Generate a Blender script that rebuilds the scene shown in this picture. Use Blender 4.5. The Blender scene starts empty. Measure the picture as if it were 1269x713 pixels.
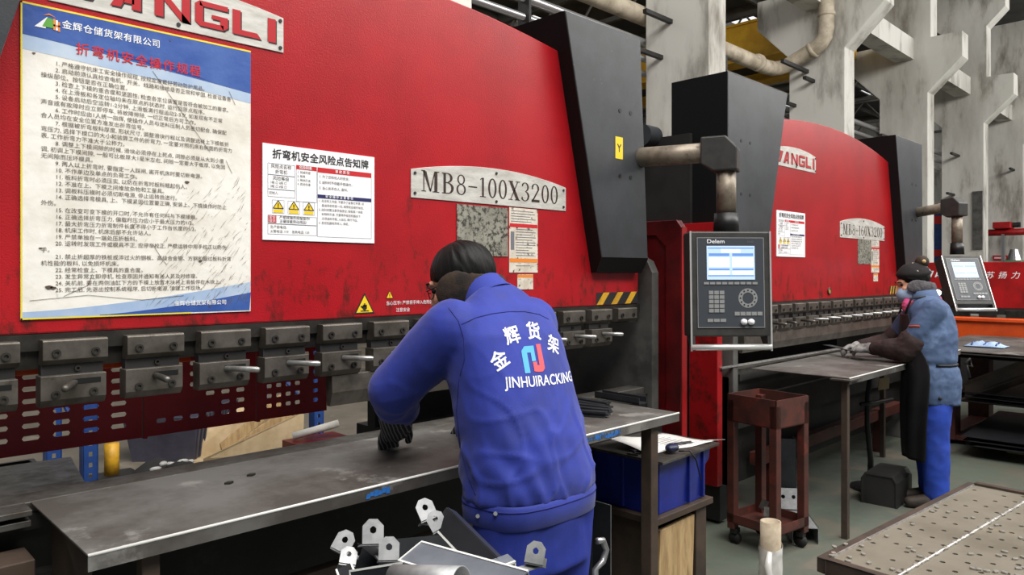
import bpy, bmesh, math, random
from mathutils import Vector, Matrix, noise
from mathutils.bvhtree import BVHTree

random.seed(7)
SC = bpy.context.scene
COL = SC.collection
PI = math.pi
V = Vector

# ------------------------------------------------------------------ camera, world, lights
F_PX, CX, HY, CAM_Z = 915.0, 634.5, 338.0, 1.5
YAW = math.radians(-44.67)
DV = V((-math.sin(YAW), math.cos(YAW), 0.0))          # camera forward
RV = V((math.cos(YAW), math.sin(YAW), 0.0))           # camera right
cam = bpy.data.cameras.new('camera')
cam.sensor_width = 36.0
cam.lens = F_PX / 1269.0 * 36.0
cam.shift_y = -(356.5 - HY) / 1269.0
cam.clip_start = 0.05
cam_o = bpy.data.objects.new('camera', cam)
COL.objects.link(cam_o)
cam_o.location = (0, 0, CAM_Z)
cam_o.rotation_euler = (PI / 2, 0, YAW)
SC.camera = cam_o

SC.view_settings.view_transform = 'Standard'
SC.view_settings.look = 'None'
SC.view_settings.gamma = 1.0
SC.view_settings.use_curve_mapping = False
SC.view_settings.exposure = -0.28

world = bpy.data.worlds.new('world')
SC.world = world
world.use_nodes = True
wb = world.node_tree.nodes['Background']
wb.inputs[0].default_value = (0.86, 0.94, 1.0, 1)
wb.inputs[1].default_value = 0.21


def area(name, loc, target, sx, sy, power, col=(1, 0.97, 0.93)):
    l = bpy.data.lights.new(name, 'AREA')
    l.shape = 'RECTANGLE'
    l.size, l.size_y = sx, sy
    l.energy = power
    l.color = col
    o = bpy.data.objects.new(name, l)
    COL.objects.link(o)
    o.location = loc
    o.rotation_euler = (V(target) - V(loc)).to_track_quat('-Z', 'Y').to_euler()
    return o


area('skylight_front', (0.0, -4.0, 10.4), (2.2, 2.0, 0.6), 9.0, 3.2, 1700)
area('skylight_over_presses', (3.5, 0.2, 10.8), (3.5, 0.6, 0), 12.0, 1.8, 800)
area('skylight_aisle', (22.0, -6.0, 11.0), (22.0, 6.0, 5.5), 34.0, 5.0, 6000)
area('skylight_back_bay', (6.0, 14.0, 9.4), (4.0, 6.0, 0), 14.0, 4.0, 420)


# ------------------------------------------------------------------ photo measurements -> places
def P(px, py, d):
    """the point seen at a pixel of the photograph, d metres ahead of the camera"""
    r = (px - CX) / F_PX * d
    q = DV * d + RV * r
    return V((q.x, q.y, CAM_Z - (py - HY) / F_PX * d))


def onY(px, py, y):
    """the point seen at a pixel, on the upright plane Y = y (parallel to the press faces)"""
    t = (px - CX) / F_PX
    d = y / (DV.y + RV.y * t)
    return P(px, py, d)


def onX(px, py, x):
    t = (px - CX) / F_PX
    d = x / (DV.x + RV.x * t)
    return P(px, py, d)


def onZ(px, py, z):
    return P(px, py, (CAM_Z - z) * F_PX / (py - HY))


# ------------------------------------------------------------------ materials
def lin(c):
    return tuple(((x / 255) / 12.92 if x / 255 <= 0.04045 else ((x / 255 + 0.055) / 1.055) ** 2.4) for x in c)


MATS = {}


def mat(name, c1, c2=None, scale=6.0, lo=0.4, hi=0.65, rough=0.5, metal=0.0, bump=0.0, bscale=60.0,
        c3=None, s3=20.0, lo3=0.6, hi3=0.7, stretch=(1, 1, 1), r2=None, emit=None, estr=1.0, spec=0.5, detail=5.0, sheen=0.0):
    if name in MATS:
        return MATS[name]
    m = bpy.data.materials.new(name)
    m.use_nodes = True
    nt = m.node_tree
    N, L = nt.nodes, nt.links
    b = N['Principled BSDF']
    b.inputs['Roughness'].default_value = rough
    b.inputs['Metallic'].default_value = metal
    b.inputs['Specular IOR Level'].default_value = spec
    if sheen:
        b.inputs['Sheen Weight'].default_value = sheen
    col = lin(c1) + (1,)
    b.inputs['Base Color'].default_value = col
    tc = N.new('ShaderNodeTexCoord')
    mp = N.new('ShaderNodeMapping')
    mp.inputs['Scale'].default_value = stretch
    L.new(tc.outputs['Object'], mp.inputs['Vector'])

    def noise_mask(s, lo_, hi_, det=detail):
        n = N.new('ShaderNodeTexNoise')
        n.inputs['Scale'].default_value = s
        n.inputs['Detail'].default_value = det
        n.inputs['Roughness'].default_value = 0.62
        L.new(mp.outputs[0], n.inputs['Vector'])
        r = N.new('ShaderNodeMapRange')
        r.inputs['From Min'].default_value = lo_
        r.inputs['From Max'].default_value = hi_
        L.new(n.outputs['Fac'], r.inputs['Value'])
        return r.outputs[0]

    prev = None
    if c2 is not None:
        f = noise_mask(scale, lo, hi)
        mx = N.new('ShaderNodeMix')
        mx.data_type = 'RGBA'
        mx.inputs[6].default_value = col
        mx.inputs[7].default_value = lin(c2) + (1,)
        L.new(f, mx.inputs[0])
        prev = mx.outputs[2]
        if r2 is not None:
            rr = N.new('ShaderNodeMapRange')
            rr.inputs['To Min'].default_value = rough
            rr.inputs['To Max'].default_value = r2
            L.new(f, rr.inputs['Value'])
            L.new(rr.outputs[0], b.inputs['Roughness'])
    if c3 is not None:
        f = noise_mask(s3, lo3, hi3, 7.0)
        mx = N.new('ShaderNodeMix')
        mx.data_type = 'RGBA'
        if prev is None:
            mx.inputs[6].default_value = col
        else:
            L.new(prev, mx.inputs[6])
        mx.inputs[7].default_value = lin(c3) + (1,)
        L.new(f, mx.inputs[0])
        prev = mx.outputs[2]
    if prev is not None:
        L.new(prev, b.inputs['Base Color'])
    if bump:
        n = N.new('ShaderNodeTexNoise')
        n.inputs['Scale'].default_value = bscale
        n.inputs['Detail'].default_value = 4
        L.new(mp.outputs[0], n.inputs['Vector'])
        bp = N.new('ShaderNodeBump')
        bp.inputs['Strength'].default_value = bump
        bp.inputs['Distance'].default_value = 0.01
        L.new(n.outputs['Fac'], bp.inputs['Height'])
        L.new(bp.outputs[0], b.inputs['Normal'])
    if emit is not None:
        b.inputs['Emission Color'].default_value = lin(emit) + (1,)
        b.inputs['Emission Strength'].default_value = estr
    MATS[name] = m
    return m


def red_paint(name, c, dirt=True):
    """glossy machine enamel: orange-peel, oil grime and scuffs that gather low on the plate"""
    m = mat(name, c, tuple(int(x * 0.86) for x in c), scale=2.2, lo=0.4, hi=0.7, rough=0.3, bump=0.12, bscale=190, spec=0.5)
    if not dirt:
        return m
    nt = m.node_tree
    N, L = nt.nodes, nt.links
    b = N['Principled BSDF']
    src = b.inputs['Base Color'].links[0].from_socket
    tc = N.new('ShaderNodeTexCoord')
    sx = N.new('ShaderNodeSeparateXYZ')
    L.new(tc.outputs['Object'], sx.inputs[0])
    low = N.new('ShaderNodeMapRange')            # where hands and oil reach: the low half of the plate
    low.inputs['From Min'].default_value = 2.2
    low.inputs['From Max'].default_value = 1.34
    low.inputs['To Min'].default_value = 0.0
    low.inputs['To Max'].default_value = 0.215
    L.new(sx.outputs['Z'], low.inputs['Value'])
    mp = N.new('ShaderNodeMapping')
    mp.inputs['Scale'].default_value = (1.6, 1, 0.8)
    L.new(tc.outputs['Object'], mp.inputs[0])
    n1 = N.new('ShaderNodeTexNoise')
    n1.inputs['Scale'].default_value = 9
    n1.inputs['Detail'].default_value = 9
    n1.inputs['Roughness'].default_value = 0.7
    L.new(mp.outputs[0], n1.inputs['Vector'])
    ad = N.new('ShaderNodeMath')
    ad.operation = 'ADD'
    L.new(n1.outputs['Fac'], ad.inputs[0])
    L.new(low.outputs[0], ad.inputs[1])
    mr = N.new('ShaderNodeMapRange')
    mr.inputs['From Min'].default_value = 0.71
    mr.inputs['From Max'].default_value = 0.84
    mr.inputs['To Max'].default_value = 0.8
    L.new(ad.outputs[0], mr.inputs['Value'])
    mx = N.new('ShaderNodeMix')
    mx.data_type = 'RGBA'
    L.new(src, mx.inputs[6])
    mx.inputs[7].default_value = lin((62, 30, 24)) + (1,)
    L.new(mr.outputs[0], mx.inputs[0])
    L.new(mx.outputs[2], b.inputs['Base Color'])
    return m


M = {}
M['red'] = red_paint('red_enamel', (172, 24, 32))
M['red2'] = red_paint('red_enamel_old', (168, 25, 30))
M['red_plain'] = mat('red_plain', (178, 22, 26), (140, 18, 20), scale=4, rough=0.4)
M['red_dark'] = mat('maroon_paint', (108, 16, 20), (70, 12, 14), scale=5, rough=0.42)
M['guard_red'] = mat('guard_red', (172, 16, 34), (148, 14, 30), scale=4, rough=0.5)
M['brown_red'] = mat('oxide_paint', (86, 42, 34), (58, 34, 28), scale=7, rough=0.55, c3=(112, 44, 34), s3=9, lo3=0.58, hi3=0.7)
M['panel_grey'] = mat('panel_grey', (58, 60, 64), (46, 48, 51), scale=5, rough=0.42, bump=0.06, bscale=220, c3=(92, 94, 96), s3=30, lo3=0.68, hi3=0.76)
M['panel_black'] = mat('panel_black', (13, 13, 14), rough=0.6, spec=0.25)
M['bed_dark'] = mat('bed_dark', (40, 38, 36), (26, 25, 24), scale=4, rough=0.6, c3=(58, 54, 50), s3=6, lo3=0.6, hi3=0.75)
M['frame_grey'] = mat('frame_grey', (92, 91, 88), (60, 59, 57), scale=3.5, rough=0.5, c3=(98, 96, 92), s3=5, lo3=0.56, hi3=0.75)
M['dark'] = mat('dark_steel', (36, 35, 34), (24, 23, 23), scale=5, rough=0.6)
M['black'] = mat('black_plastic', (16, 16, 17), rough=0.45)
M['steel'] = mat('worn_steel', (112, 110, 106), (78, 72, 66), scale=9, rough=0.42, metal=0.75, r2=0.6, c3=(58, 50, 42), s3=14, lo3=0.62, hi3=0.78)
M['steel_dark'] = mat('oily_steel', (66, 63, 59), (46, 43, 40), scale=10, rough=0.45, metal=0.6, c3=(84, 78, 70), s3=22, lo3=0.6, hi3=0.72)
M['clamp'] = mat('clamp_steel', (104, 99, 92), (78, 73, 66), scale=12, rough=0.46, metal=0.55, c3=(58, 50, 42), s3=30, lo3=0.62, hi3=0.75)
M['table'] = mat('table_plate', (110, 108, 105), (78, 73, 69), scale=3.2, lo=0.42, hi=0.62, rough=0.5, metal=0.35, r2=0.62,
                 c3=(138, 136, 132), s3=4.0, lo3=0.6, hi3=0.66)
M['edge'] = mat('bright_steel', (188, 188, 186), (150, 148, 144), scale=30, rough=0.35, metal=0.7)
M['zinc'] = mat('zinc_plate', (164, 165, 166), (136, 138, 140), scale=25, rough=0.48, metal=0.4)
M['cut_edge'] = mat('cut_edge', (226, 226, 222), rough=0.45)  # bare cut metal on brackets, painted glint on table edges
M['dark_zinc'] = mat('hot_rolled', (52, 54, 58), (40, 42, 46), scale=9, rough=0.42, metal=0.4)
M['alu'] = mat('brushed_plate', (206, 204, 198), (178, 174, 166), scale=9, rough=0.5, metal=0.15, stretch=(1, 1, 4), c3=(140, 132, 120), s3=16, lo3=0.66, hi3=0.8)
M['grimy_plate'] = mat('grimy_plate', (146, 144, 132), (120, 118, 106), scale=9, rough=0.6, c3=(50, 47, 40), s3=62, lo3=0.47, hi3=0.6)
M['sticker_dirty'] = mat('sticker_dirty', (222, 214, 200), (196, 186, 170), scale=14, rough=0.55, c3=(84, 64, 50), s3=44, lo3=0.57, hi3=0.66)
M['poster'] = mat('poster_paper', (238, 235, 227), (212, 206, 193), scale=4.5, lo=0.45, hi=0.72, rough=0.36, bump=0.3, bscale=14, c3=(104, 94, 80), s3=24, lo3=0.69, hi3=0.8)
M['poster_blue'] = mat('poster_blue', (40, 74, 152), (70, 102, 168), scale=3, rough=0.4, bump=0.2, bscale=16)
M['poster_blue_mid'] = mat('poster_blue_pale', (150, 176, 212), (190, 204, 220), scale=3, rough=0.4)
M['poster_blue_deep'] = mat('poster_blue_deep', (26, 62, 146), rough=0.4)
M['white'] = mat('white_print', (238, 239, 242), rough=0.45)
M['white_board'] = mat('white_board', (248, 248, 250), (240, 241, 244), scale=5, rough=0.4)
M['ink'] = mat('ink', (32, 30, 32), rough=0.6)
M['scuff'] = mat('scuff', (132, 116, 92), (96, 84, 66), scale=60, rough=0.6)
M['ink_soft'] = mat('ink_soft', (84, 70, 62), rough=0.6)
M['grey_ink'] = mat('grey_ink', (110, 112, 120), rough=0.6)
M['print_red'] = mat('print_red', (196, 26, 36), rough=0.5)
M['print_navy'] = mat('print_navy', (34, 34, 92), rough=0.5)
M['print_orange'] = mat('print_orange', (228, 132, 44), rough=0.5)
M['print_green'] = mat('print_green', (90, 160, 60), rough=0.5)
M['yellow'] = mat('yellow_print', (240, 204, 30), rough=0.5)
M['stripe_yellow'] = mat('stripe_yellow', (222, 170, 40), (180, 132, 36), scale=12, rough=0.5)
M['yellow_line'] = mat('yellow_edge', (228, 210, 60), rough=0.5)
M['plate_ink'] = mat('plate_ink', (58, 34, 28), (36, 26, 22), scale=16, rough=0.5)
M['plate_red'] = mat('plate_red', (176, 26, 34), rough=0.4)
M['concrete'] = mat('concrete', (212, 210, 203), (164, 160, 151), scale=0.8, lo=0.42, hi=0.7, rough=0.85, bump=0.3, bscale=5, c3=(96, 88, 76), s3=1.6, lo3=0.53, hi3=0.78, stretch=(1, 1, 0.3), detail=9)
M['concrete_dark'] = mat('concrete_dark', (120, 117, 110), (96, 93, 88), scale=0.8, rough=0.9)
M['floor'] = mat('painted_floor', (96, 103, 92), (76, 82, 76), scale=1.1, lo=0.4, hi=0.62, rough=0.42, r2=0.7, c3=(108, 102, 90), s3=2.2, lo3=0.5, hi3=0.66, detail=9)
M['floor_bare'] = mat('bare_floor', (112, 104, 92), (88, 82, 72), scale=1.4, rough=0.7, c3=(132, 124, 110), s3=3, lo3=0.55, hi3=0.7, detail=8)
M['roof'] = mat('roof_sheet', (92, 92, 90), (70, 70, 70), scale=0.6, rough=0.8)
M['crane'] = mat('crane_yellow', (226, 176, 44), (196, 146, 34), scale=1.2, rough=0.5)
M['duct'] = mat('duct', (196, 184, 164), (154, 142, 122), scale=3, rough=0.6, c3=(96, 84, 70), s3=5, lo3=0.6, hi3=0.75)
M['pipe'] = mat('galv_pipe', (180, 180, 182), rough=0.3, metal=0.8)
M['arm'] = mat('arm_tube', (150, 138, 122), (112, 102, 90), scale=14, rough=0.45, metal=0.3, c3=(64, 58, 52), s3=26, lo3=0.6, hi3=0.72)
M['console'] = mat('console_case', (58, 57, 55), (48, 47, 46), scale=20, rough=0.5, bump=0.06, bscale=300)
M['console_face'] = mat('console_face', (66, 70, 76), rough=0.35)
M['screen'] = mat('screen', (160, 185, 215), rough=0.2, emit=(196, 218, 244), estr=0.75)
M['screen_blue'] = mat('screen_blue', (90, 130, 200), rough=0.2, emit=(120, 160, 220), estr=0.6)
M['screen_white'] = mat('screen_white', (230, 236, 244), rough=0.2, emit=(236, 244, 252), estr=0.85)
M['key'] = mat('key_grey', (140, 142, 142), rough=0.45)
M['handle_alu'] = mat('handle_alu', (214, 214, 212), rough=0.32, metal=0.55)
M['orange'] = mat('orange_paint', (222, 84, 26), (196, 70, 22), scale=4, rough=0.45)
M['blue_bin'] = mat('blue_plastic', (26, 42, 138), (20, 34, 112), scale=7, rough=0.36)
M['rack_blue'] = mat('rack_blue', (36, 72, 138), (28, 54, 108), scale=5, rough=0.45)
M['grey_bin'] = mat('grey_plastic', (74, 74, 88), (60, 60, 72), scale=6, rough=0.5)
M['tube_card'] = mat('tube_card', (178, 164, 142), (152, 138, 116), scale=14, rough=0.8)
M['navy_case'] = mat('navy_case', (26, 34, 66), rough=0.4)
M['card'] = mat('cardboard', (198, 176, 140), (174, 152, 116), scale=6, rough=0.8)
M['wood'] = mat('plank_wood', (186, 158, 114), (150, 122, 84), scale=5, rough=0.7, stretch=(6, 6, 1), c3=(112, 84, 52), s3=3, lo3=0.6, hi3=0.75)
M['brown'] = mat('brown_steel', (72, 58, 48), (50, 42, 36), scale=6, rough=0.6)
M['paper'] = mat('paper', (232, 230, 226), (214, 212, 208), scale=6, rough=0.7)
M['denim'] = mat('work_blue', (31, 50, 152), (25, 42, 128), scale=7, rough=0.75, bump=0.12, bscale=420, sheen=0.15, c3=(38, 44, 120), s3=4, lo3=0.62, hi3=0.75)
M['denim_seam'] = mat('work_blue_seam', (24, 30, 108), rough=0.8)
M['denim_trouser'] = mat('trouser_blue', (30, 49, 148), (24, 41, 122), scale=6, rough=0.78, bump=0.1, bscale=380)
M['trouser2'] = mat('trouser_bright_blue', (34, 70, 176), (28, 58, 150), scale=8, rough=0.75, bump=0.1, bscale=380)
M['jacket2'] = mat('jacket_grey_blue', (80, 101, 136), (64, 83, 116), scale=9, rough=0.8, bump=0.15, bscale=300, c3=(100, 124, 160), s3=7, lo3=0.56, hi3=0.7)
M['sleeve2'] = mat('oversleeve', (56, 38, 36), (40, 30, 30), scale=16, rough=0.85, bump=0.2, bscale=120)
M['apron'] = mat('apron_black', (16, 17, 19), (24, 25, 27), scale=6, rough=0.5)
M['skin'] = mat('skin', (214, 158, 130), (200, 142, 116), scale=12, rough=0.55)
M['hair'] = mat('hair', (7, 7, 7), (13, 12, 11), scale=26, rough=0.55, bump=0.12, bscale=60, stretch=(4, 1, 1), spec=0.25)
M['scalp'] = mat('scalp_parting', (92, 72, 62), rough=0.6)
M['muff'] = mat('ear_warmer', (56, 42, 31), (26, 22, 19), scale=16, rough=0.95, bump=0.2, bscale=180)
M['muff2'] = mat('ear_warmer_grey', (96, 92, 96), (70, 68, 72), scale=34, rough=0.9, bump=0.4, bscale=120)
M['cap2'] = mat('beanie', (30, 26, 26), (20, 18, 18), scale=18, rough=0.9, c3=(214, 208, 200), s3=16, lo3=0.63, hi3=0.66)
M['bobble'] = mat('hair_bobble', (62, 48, 34), (38, 30, 24), scale=20, rough=0.8)
M['tan'] = mat('tan_patch', (190, 160, 110), rough=0.7)
M['mask'] = mat('face_mask', (150, 176, 210), (176, 196, 220), scale=14, rough=0.8)
M['pink'] = mat('pink_scarf', (190, 58, 120), (214, 96, 120), scale=26, rough=0.85)
M['glove_grey'] = mat('glove_grey', (150, 148, 146), (110, 108, 106), scale=30, rough=0.9)
M['shoe'] = mat('shoe', (58, 48, 40), (40, 34, 30), scale=20, rough=0.7)
M['rubber'] = mat('rubber', (24, 24, 24), rough=0.7)
M['film'] = mat('stretch_film', (214, 212, 208), rough=0.2, spec=0.7)
M['blue_paint'] = mat('blue_paint_mark', (40, 110, 190), (60, 70, 80), scale=40, lo=0.5, hi=0.6, rough=0.6)
M['green_box'] = mat('green_machine', (70, 130, 100), rough=0.5)
M['weld'] = mat('weld_bead', (206, 204, 198), (110, 104, 96), scale=46, rough=0.4, metal=0.5)
M['platform'] = mat('platform_plate', (130, 123, 110), (110, 103, 90), scale=3.0, rough=0.55, metal=0.2, c3=(156, 132, 80), s3=2.4, lo3=0.6, hi3=0.72)
M['slug'] = mat('slug_steel', (176, 172, 164), (130, 124, 116), scale=40, rough=0.4, metal=0.5)
M['sky_panel'] = mat('skylight_panel', (240, 240, 240), rough=0.6, emit=(246, 248, 250), estr=1.4)

# glove knit: dark with paler ribs round the cuff
def glove_mat():
    m = mat('striped_glove', (34, 34, 38), rough=0.9, bump=0.3, bscale=200)
    nt = m.node_tree
    N, L = nt.nodes, nt.links
    tc = N.new('ShaderNodeTexCoord')
    w = N.new('ShaderNodeTexWave')
    w.inputs['Scale'].default_value = 26
    w.inputs['Distortion'].default_value = 2.0
    mp = N.new('ShaderNodeMapping')
    mp.inputs['Rotation'].default_value = (0, 0.2, 0.75)
    L.new(tc.outputs['Object'], mp.inputs[0])
    L.new(mp.outputs[0], w.inputs[0])
    mr = N.new('ShaderNodeMapRange')
    mr.inputs['From Min'].default_value = 0.62
    mr.inputs['From Max'].default_value = 0.9
    L.new(w.outputs['Fac'], mr.inputs['Value'])
    mx = N.new('ShaderNodeMix')
    mx.data_type = 'RGBA'
    mx.inputs[6].default_value = lin((34, 34, 38)) + (1,)
    mx.inputs[7].default_value = lin((118, 118, 122)) + (1,)
    L.new(mr.outputs[0], mx.inputs[0])
    L.new(mx.outputs[2], N['Principled BSDF'].inputs['Base Color'])
    return m


M['glove'] = glove_mat()


# ------------------------------------------------------------------ mesh helpers
def orth(ax, hint=None):
    ax = ax.normalized()
    h = V(hint) if hint is not None else (V((0, 0, 1)) if abs(ax.z) < 0.9 else V((1, 0, 0)))
    u = (h - ax * h.dot(ax)).normalized()
    return u, ax.cross(u)


class B:
    def __init__(s):
        s.bm = bmesh.new()

    def face(s, vs):
        try:
            return s.bm.faces.new(vs)
        except ValueError:
            return None

    def v(s, p):
        return s.bm.verts.new(p)

    def box(s, x0, x1, y0, y1, z0, z1, mtx=None):
        vs = [V((x, y, z)) for z in (z0, z1) for y in (y0, y1) for x in (x0, x1)]
        if mtx:
            vs = [mtx @ q for q in vs]
        vs = [s.v(q) for q in vs]
        for f in ((0, 2, 3, 1), (4, 5, 7, 6), (0, 1, 5, 4), (2, 6, 7, 3), (0, 4, 6, 2), (1, 3, 7, 5)):
            s.face([vs[i] for i in f])
        return s

    def prism(s, pts, off):
        """closed polygon of 3-D points extruded by a vector"""
        off = V(off)
        a = [s.v(V(p)) for p in pts]
        b = [s.v(V(p) + off) for p in pts]
        n = len(a)
        s.face(a[::-1])
        s.face(b)
        for i in range(n):
            s.face((a[i], a[(i + 1) % n], b[(i + 1) % n], b[i]))
        return s

    def loft(s, rings, caps=True, closed=True):
        R = [[s.v(p) for p in r] for r in rings]
        n = len(R[0])
        for a, b in zip(R, R[1:]):
            for i in range(n if closed else n - 1):
                s.face((a[i], a[(i + 1) % n], b[(i + 1) % n], b[i]))
        if caps:
            s.face(R[0][::-1])
            s.face(R[-1])
        return s

    def cyl(s, p0, p1, r0, r1=None, n=16):
        p0, p1 = V(p0), V(p1)
        r1 = r0 if r1 is None else r1
        u, w = orth(p1 - p0)
        cs = [(math.cos(2 * PI * i / n), math.sin(2 * PI * i / n)) for i in range(n)]
        return s.loft([[p0 + (u * c + w * q) * r0 for c, q in cs], [p1 + (u * c + w * q) * r1 for c, q in cs]])

    def tube(s, pts, r, n=10, closed=False):
        pts = [V(p) for p in pts]
        rings = []
        u = None
        m = len(pts)
        for i, p in enumerate(pts):
            if closed:
                ax = pts[(i + 1) % m] - pts[i - 1]
            else:
                ax = pts[min(i + 1, m - 1)] - pts[max(i - 1, 0)]
            ax.normalize()
            if u is None:
                u, w = orth(ax)
            else:
                u = (u - ax * u.dot(ax)).normalized()
                w = ax.cross(u)
            rr = r[i] if isinstance(r, (list, tuple)) else r
            rings.append([p + (u * math.cos(2 * PI * k / n) + w * math.sin(2 * PI * k / n)) * rr for k in range(n)])
        if closed:
            rings.append(rings[0])
            return s.loft(rings, caps=False)
        return s.loft(rings)

    def ell(s, c, r, mtx=None, nu=16, nv=10):
        c = V(c)
        if not isinstance(r, (tuple, list)):
            r = (r, r, r)
        rings = []
        for j in range(1, nv):
            th = PI * j / nv
            ring = []
            for i in range(nu):
                a = 2 * PI * i / nu
                q = V((r[0] * math.sin(th) * math.cos(a), r[1] * math.sin(th) * math.sin(a), -r[2] * math.cos(th)))
                if mtx:
                    q = mtx @ q
                ring.append(c + q)
            rings.append(ring)
        top = V((0, 0, -r[2]))
        bot = V((0, 0, r[2]))
        if mtx:
            top, bot = mtx @ top, mtx @ bot
        R = [[s.v(p) for p in g] for g in rings]
        t, b = s.v(c + top), s.v(c + bot)
        for i in range(nu):
            k = (i + 1) % nu
            s.face((t, R[0][k], R[0][i]))
            s.face((b, R[-1][i], R[-1][k]))
            for g, h in zip(R, R[1:]):
                s.face((g[i], g[k], h[k], h[i]))
        return s

    def limb(s, pts, rad, n=14):
        pts = [V(p) for p in pts]
        for p, r in zip(pts, rad):
            s.ell(p, r, nu=n, nv=8)
        for i in range(len(pts) - 1):
            s.cyl(pts[i], pts[i + 1], rad[i], rad[i + 1], n)
        return s

    def holed(s, outer, inner, off, rim=True):
        """plate with one hole: outer and inner outlines of equal count (3-D), thickness vector"""
        off = V(off)
        n = len(outer)
        o0 = [s.v(V(p)) for p in outer]
        i0 = [s.v(V(p)) for p in inner]
        o1 = [s.v(V(p) + off) for p in outer]
        i1 = [s.v(V(p) + off) for p in inner]
        for k in range(n):
            j = (k + 1) % n
            s.face((o0[k], i0[k], i0[j], o0[j]))
            s.face((o1[k], o1[j], i1[j], i1[k]))
            s.face((i0[k], i1[k], i1[j], i0[j]))
            if rim:
                s.face((o0[k], o0[j], o1[j], o1[k]))
        return s

    def xf(s, mtx):
        bmesh.ops.transform(s.bm, matrix=mtx, verts=s.bm.verts)
        return s

    def mesh(s, name, m, smooth=False, clean=True):
        if clean:
            bmesh.ops.remove_doubles(s.bm, verts=s.bm.verts, dist=1e-5)
        bmesh.ops.recalc_face_normals(s.bm, faces=s.bm.faces)
        me = bpy.data.meshes.new(name)
        s.bm.to_mesh(me)
        s.bm.free()
        if m is not None:
            me.materials.append(m)
        if smooth:
            for p in me.polygons:
                p.use_smooth = True
        return me


def root_loc(o):
    q = V((0, 0, 0))
    while o is not None:
        q = q + o.location
        o = o.parent
    return q


def link(name, me, parent=None, bevel=0.0, seg=2):
    o = bpy.data.objects.new(name, me)
    COL.objects.link(o)
    if parent is not None:
        me.transform(Matrix.Translation(-root_loc(parent)))
        o.parent = parent
    if bevel:
        b = o.modifiers.new('bevel', 'BEVEL')
        b.width = bevel
        b.segments = seg
        b.limit_method = 'ANGLE'
        b.angle_limit = math.radians(40)
    return o


def obj(name, b, m, parent=None, smooth=False, bevel=0.0, seg=2):
    return link(name, b.mesh(name, m, smooth), parent, bevel, seg)


def tag(o, label, cat, group=None):
    o['label'] = label
    o['category'] = cat
    if group:
        o['group'] = group
    return o


def thing(name, label, cat, loc=(0, 0, 0), group=None):
    o = bpy.data.objects.new(name, None)
    o.empty_display_size = 0.1
    COL.objects.link(o)
    o.location = loc
    return tag(o, label, cat, group)


def struct(name, b, m, parent=None, smooth=False, bevel=0.0):
    o = obj(name, b, m, parent, smooth, bevel)
    o['kind'] = 'structure'
    return o


def copy_tree(o, parent=None):
    c = o.copy()
    COL.objects.link(c)
    if parent is not None:
        c.parent = parent
    for ch in list(o.children):
        copy_tree(ch, c)
    return c


def remesh(b, voxel, smooth_it=6, disp=None, name='m', m=None):
    """one continuous skin round all the closed volumes of b"""
    me = b.mesh(name, m, False, clean=False)
    o = bpy.data.objects.new('tmp', me)
    COL.objects.link(o)
    r = o.modifiers.new('r', 'REMESH')
    r.mode = 'VOXEL'
    r.voxel_size = voxel
    if smooth_it:
        sm = o.modifiers.new('s', 'SMOOTH')
        sm.factor = 0.5
        sm.iterations = smooth_it
    dg = bpy.context.evaluated_depsgraph_get()
    dg.update()
    out = bpy.data.meshes.new_from_object(o.evaluated_get(dg))
    bpy.data.objects.remove(o)
    bpy.data.meshes.remove(me)
    if disp:
        ns = [v.normal.copy() for v in out.vertices]
        for v, nn in zip(out.vertices, ns):
            v.co = v.co + nn * disp(v.co)
    for p in out.polygons:
        p.use_smooth = True
    out.materials.clear()
    if m is not None:
        out.materials.append(m)
    out.name = name
    return out


def text_mesh(body, size, bold=0.0, align='LEFT', spacing=1.0, line=1.0, shear=0.0, xs=1.0):
    c = bpy.data.curves.new('txt', 'FONT')
    c.body = body
    c.size = size
    c.align_x = align
    c.space_character = spacing
    c.space_line = line
    c.shear = shear
    c.resolution_u = 3
    o = bpy.data.objects.new('txt', c)
    COL.objects.link(o)
    dg = bpy.context.evaluated_depsgraph_get()
    dg.update()
    me = bpy.data.meshes.new_from_object(o.evaluated_get(dg))
    bpy.data.objects.remove(o)
    bpy.data.curves.remove(c)
    if xs != 1.0:
        me.transform(Matrix.Diagonal((xs, 1, 1, 1)))
    me.materials.clear()
    if bold:                                            # heavier strokes: the outline laid down again a hair to the side
        d = bold * size * 1.1
        bm = bmesh.new()
        for k, (dx, dy) in enumerate(((0, 0), (d, 0), (0, d), (d, d))):
            m2 = me.copy()
            m2.transform(Matrix.Translation((dx, dy, k * 0.00004)))
            bm.from_mesh(m2)
            bpy.data.meshes.remove(m2)
        bm.to_mesh(me)
        bm.free()
    return me


def letters(name, parent, m, body, size, at, xd=(1, 0, 0), yd=(0, 0, 1), **k):
    """flat printed lettering; at = left end of the base line (or its middle when centred)"""
    me = text_mesh(body, size, **k)
    xd, yd = V(xd).normalized(), V(yd).normalized()
    zd = xd.cross(yd)
    mt = Matrix((xd, yd, zd)).transposed().to_4x4()
    mt.translation = V(at)
    me.transform(mt)
    me.materials.append(m)
    return link(name, me, parent)


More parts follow.
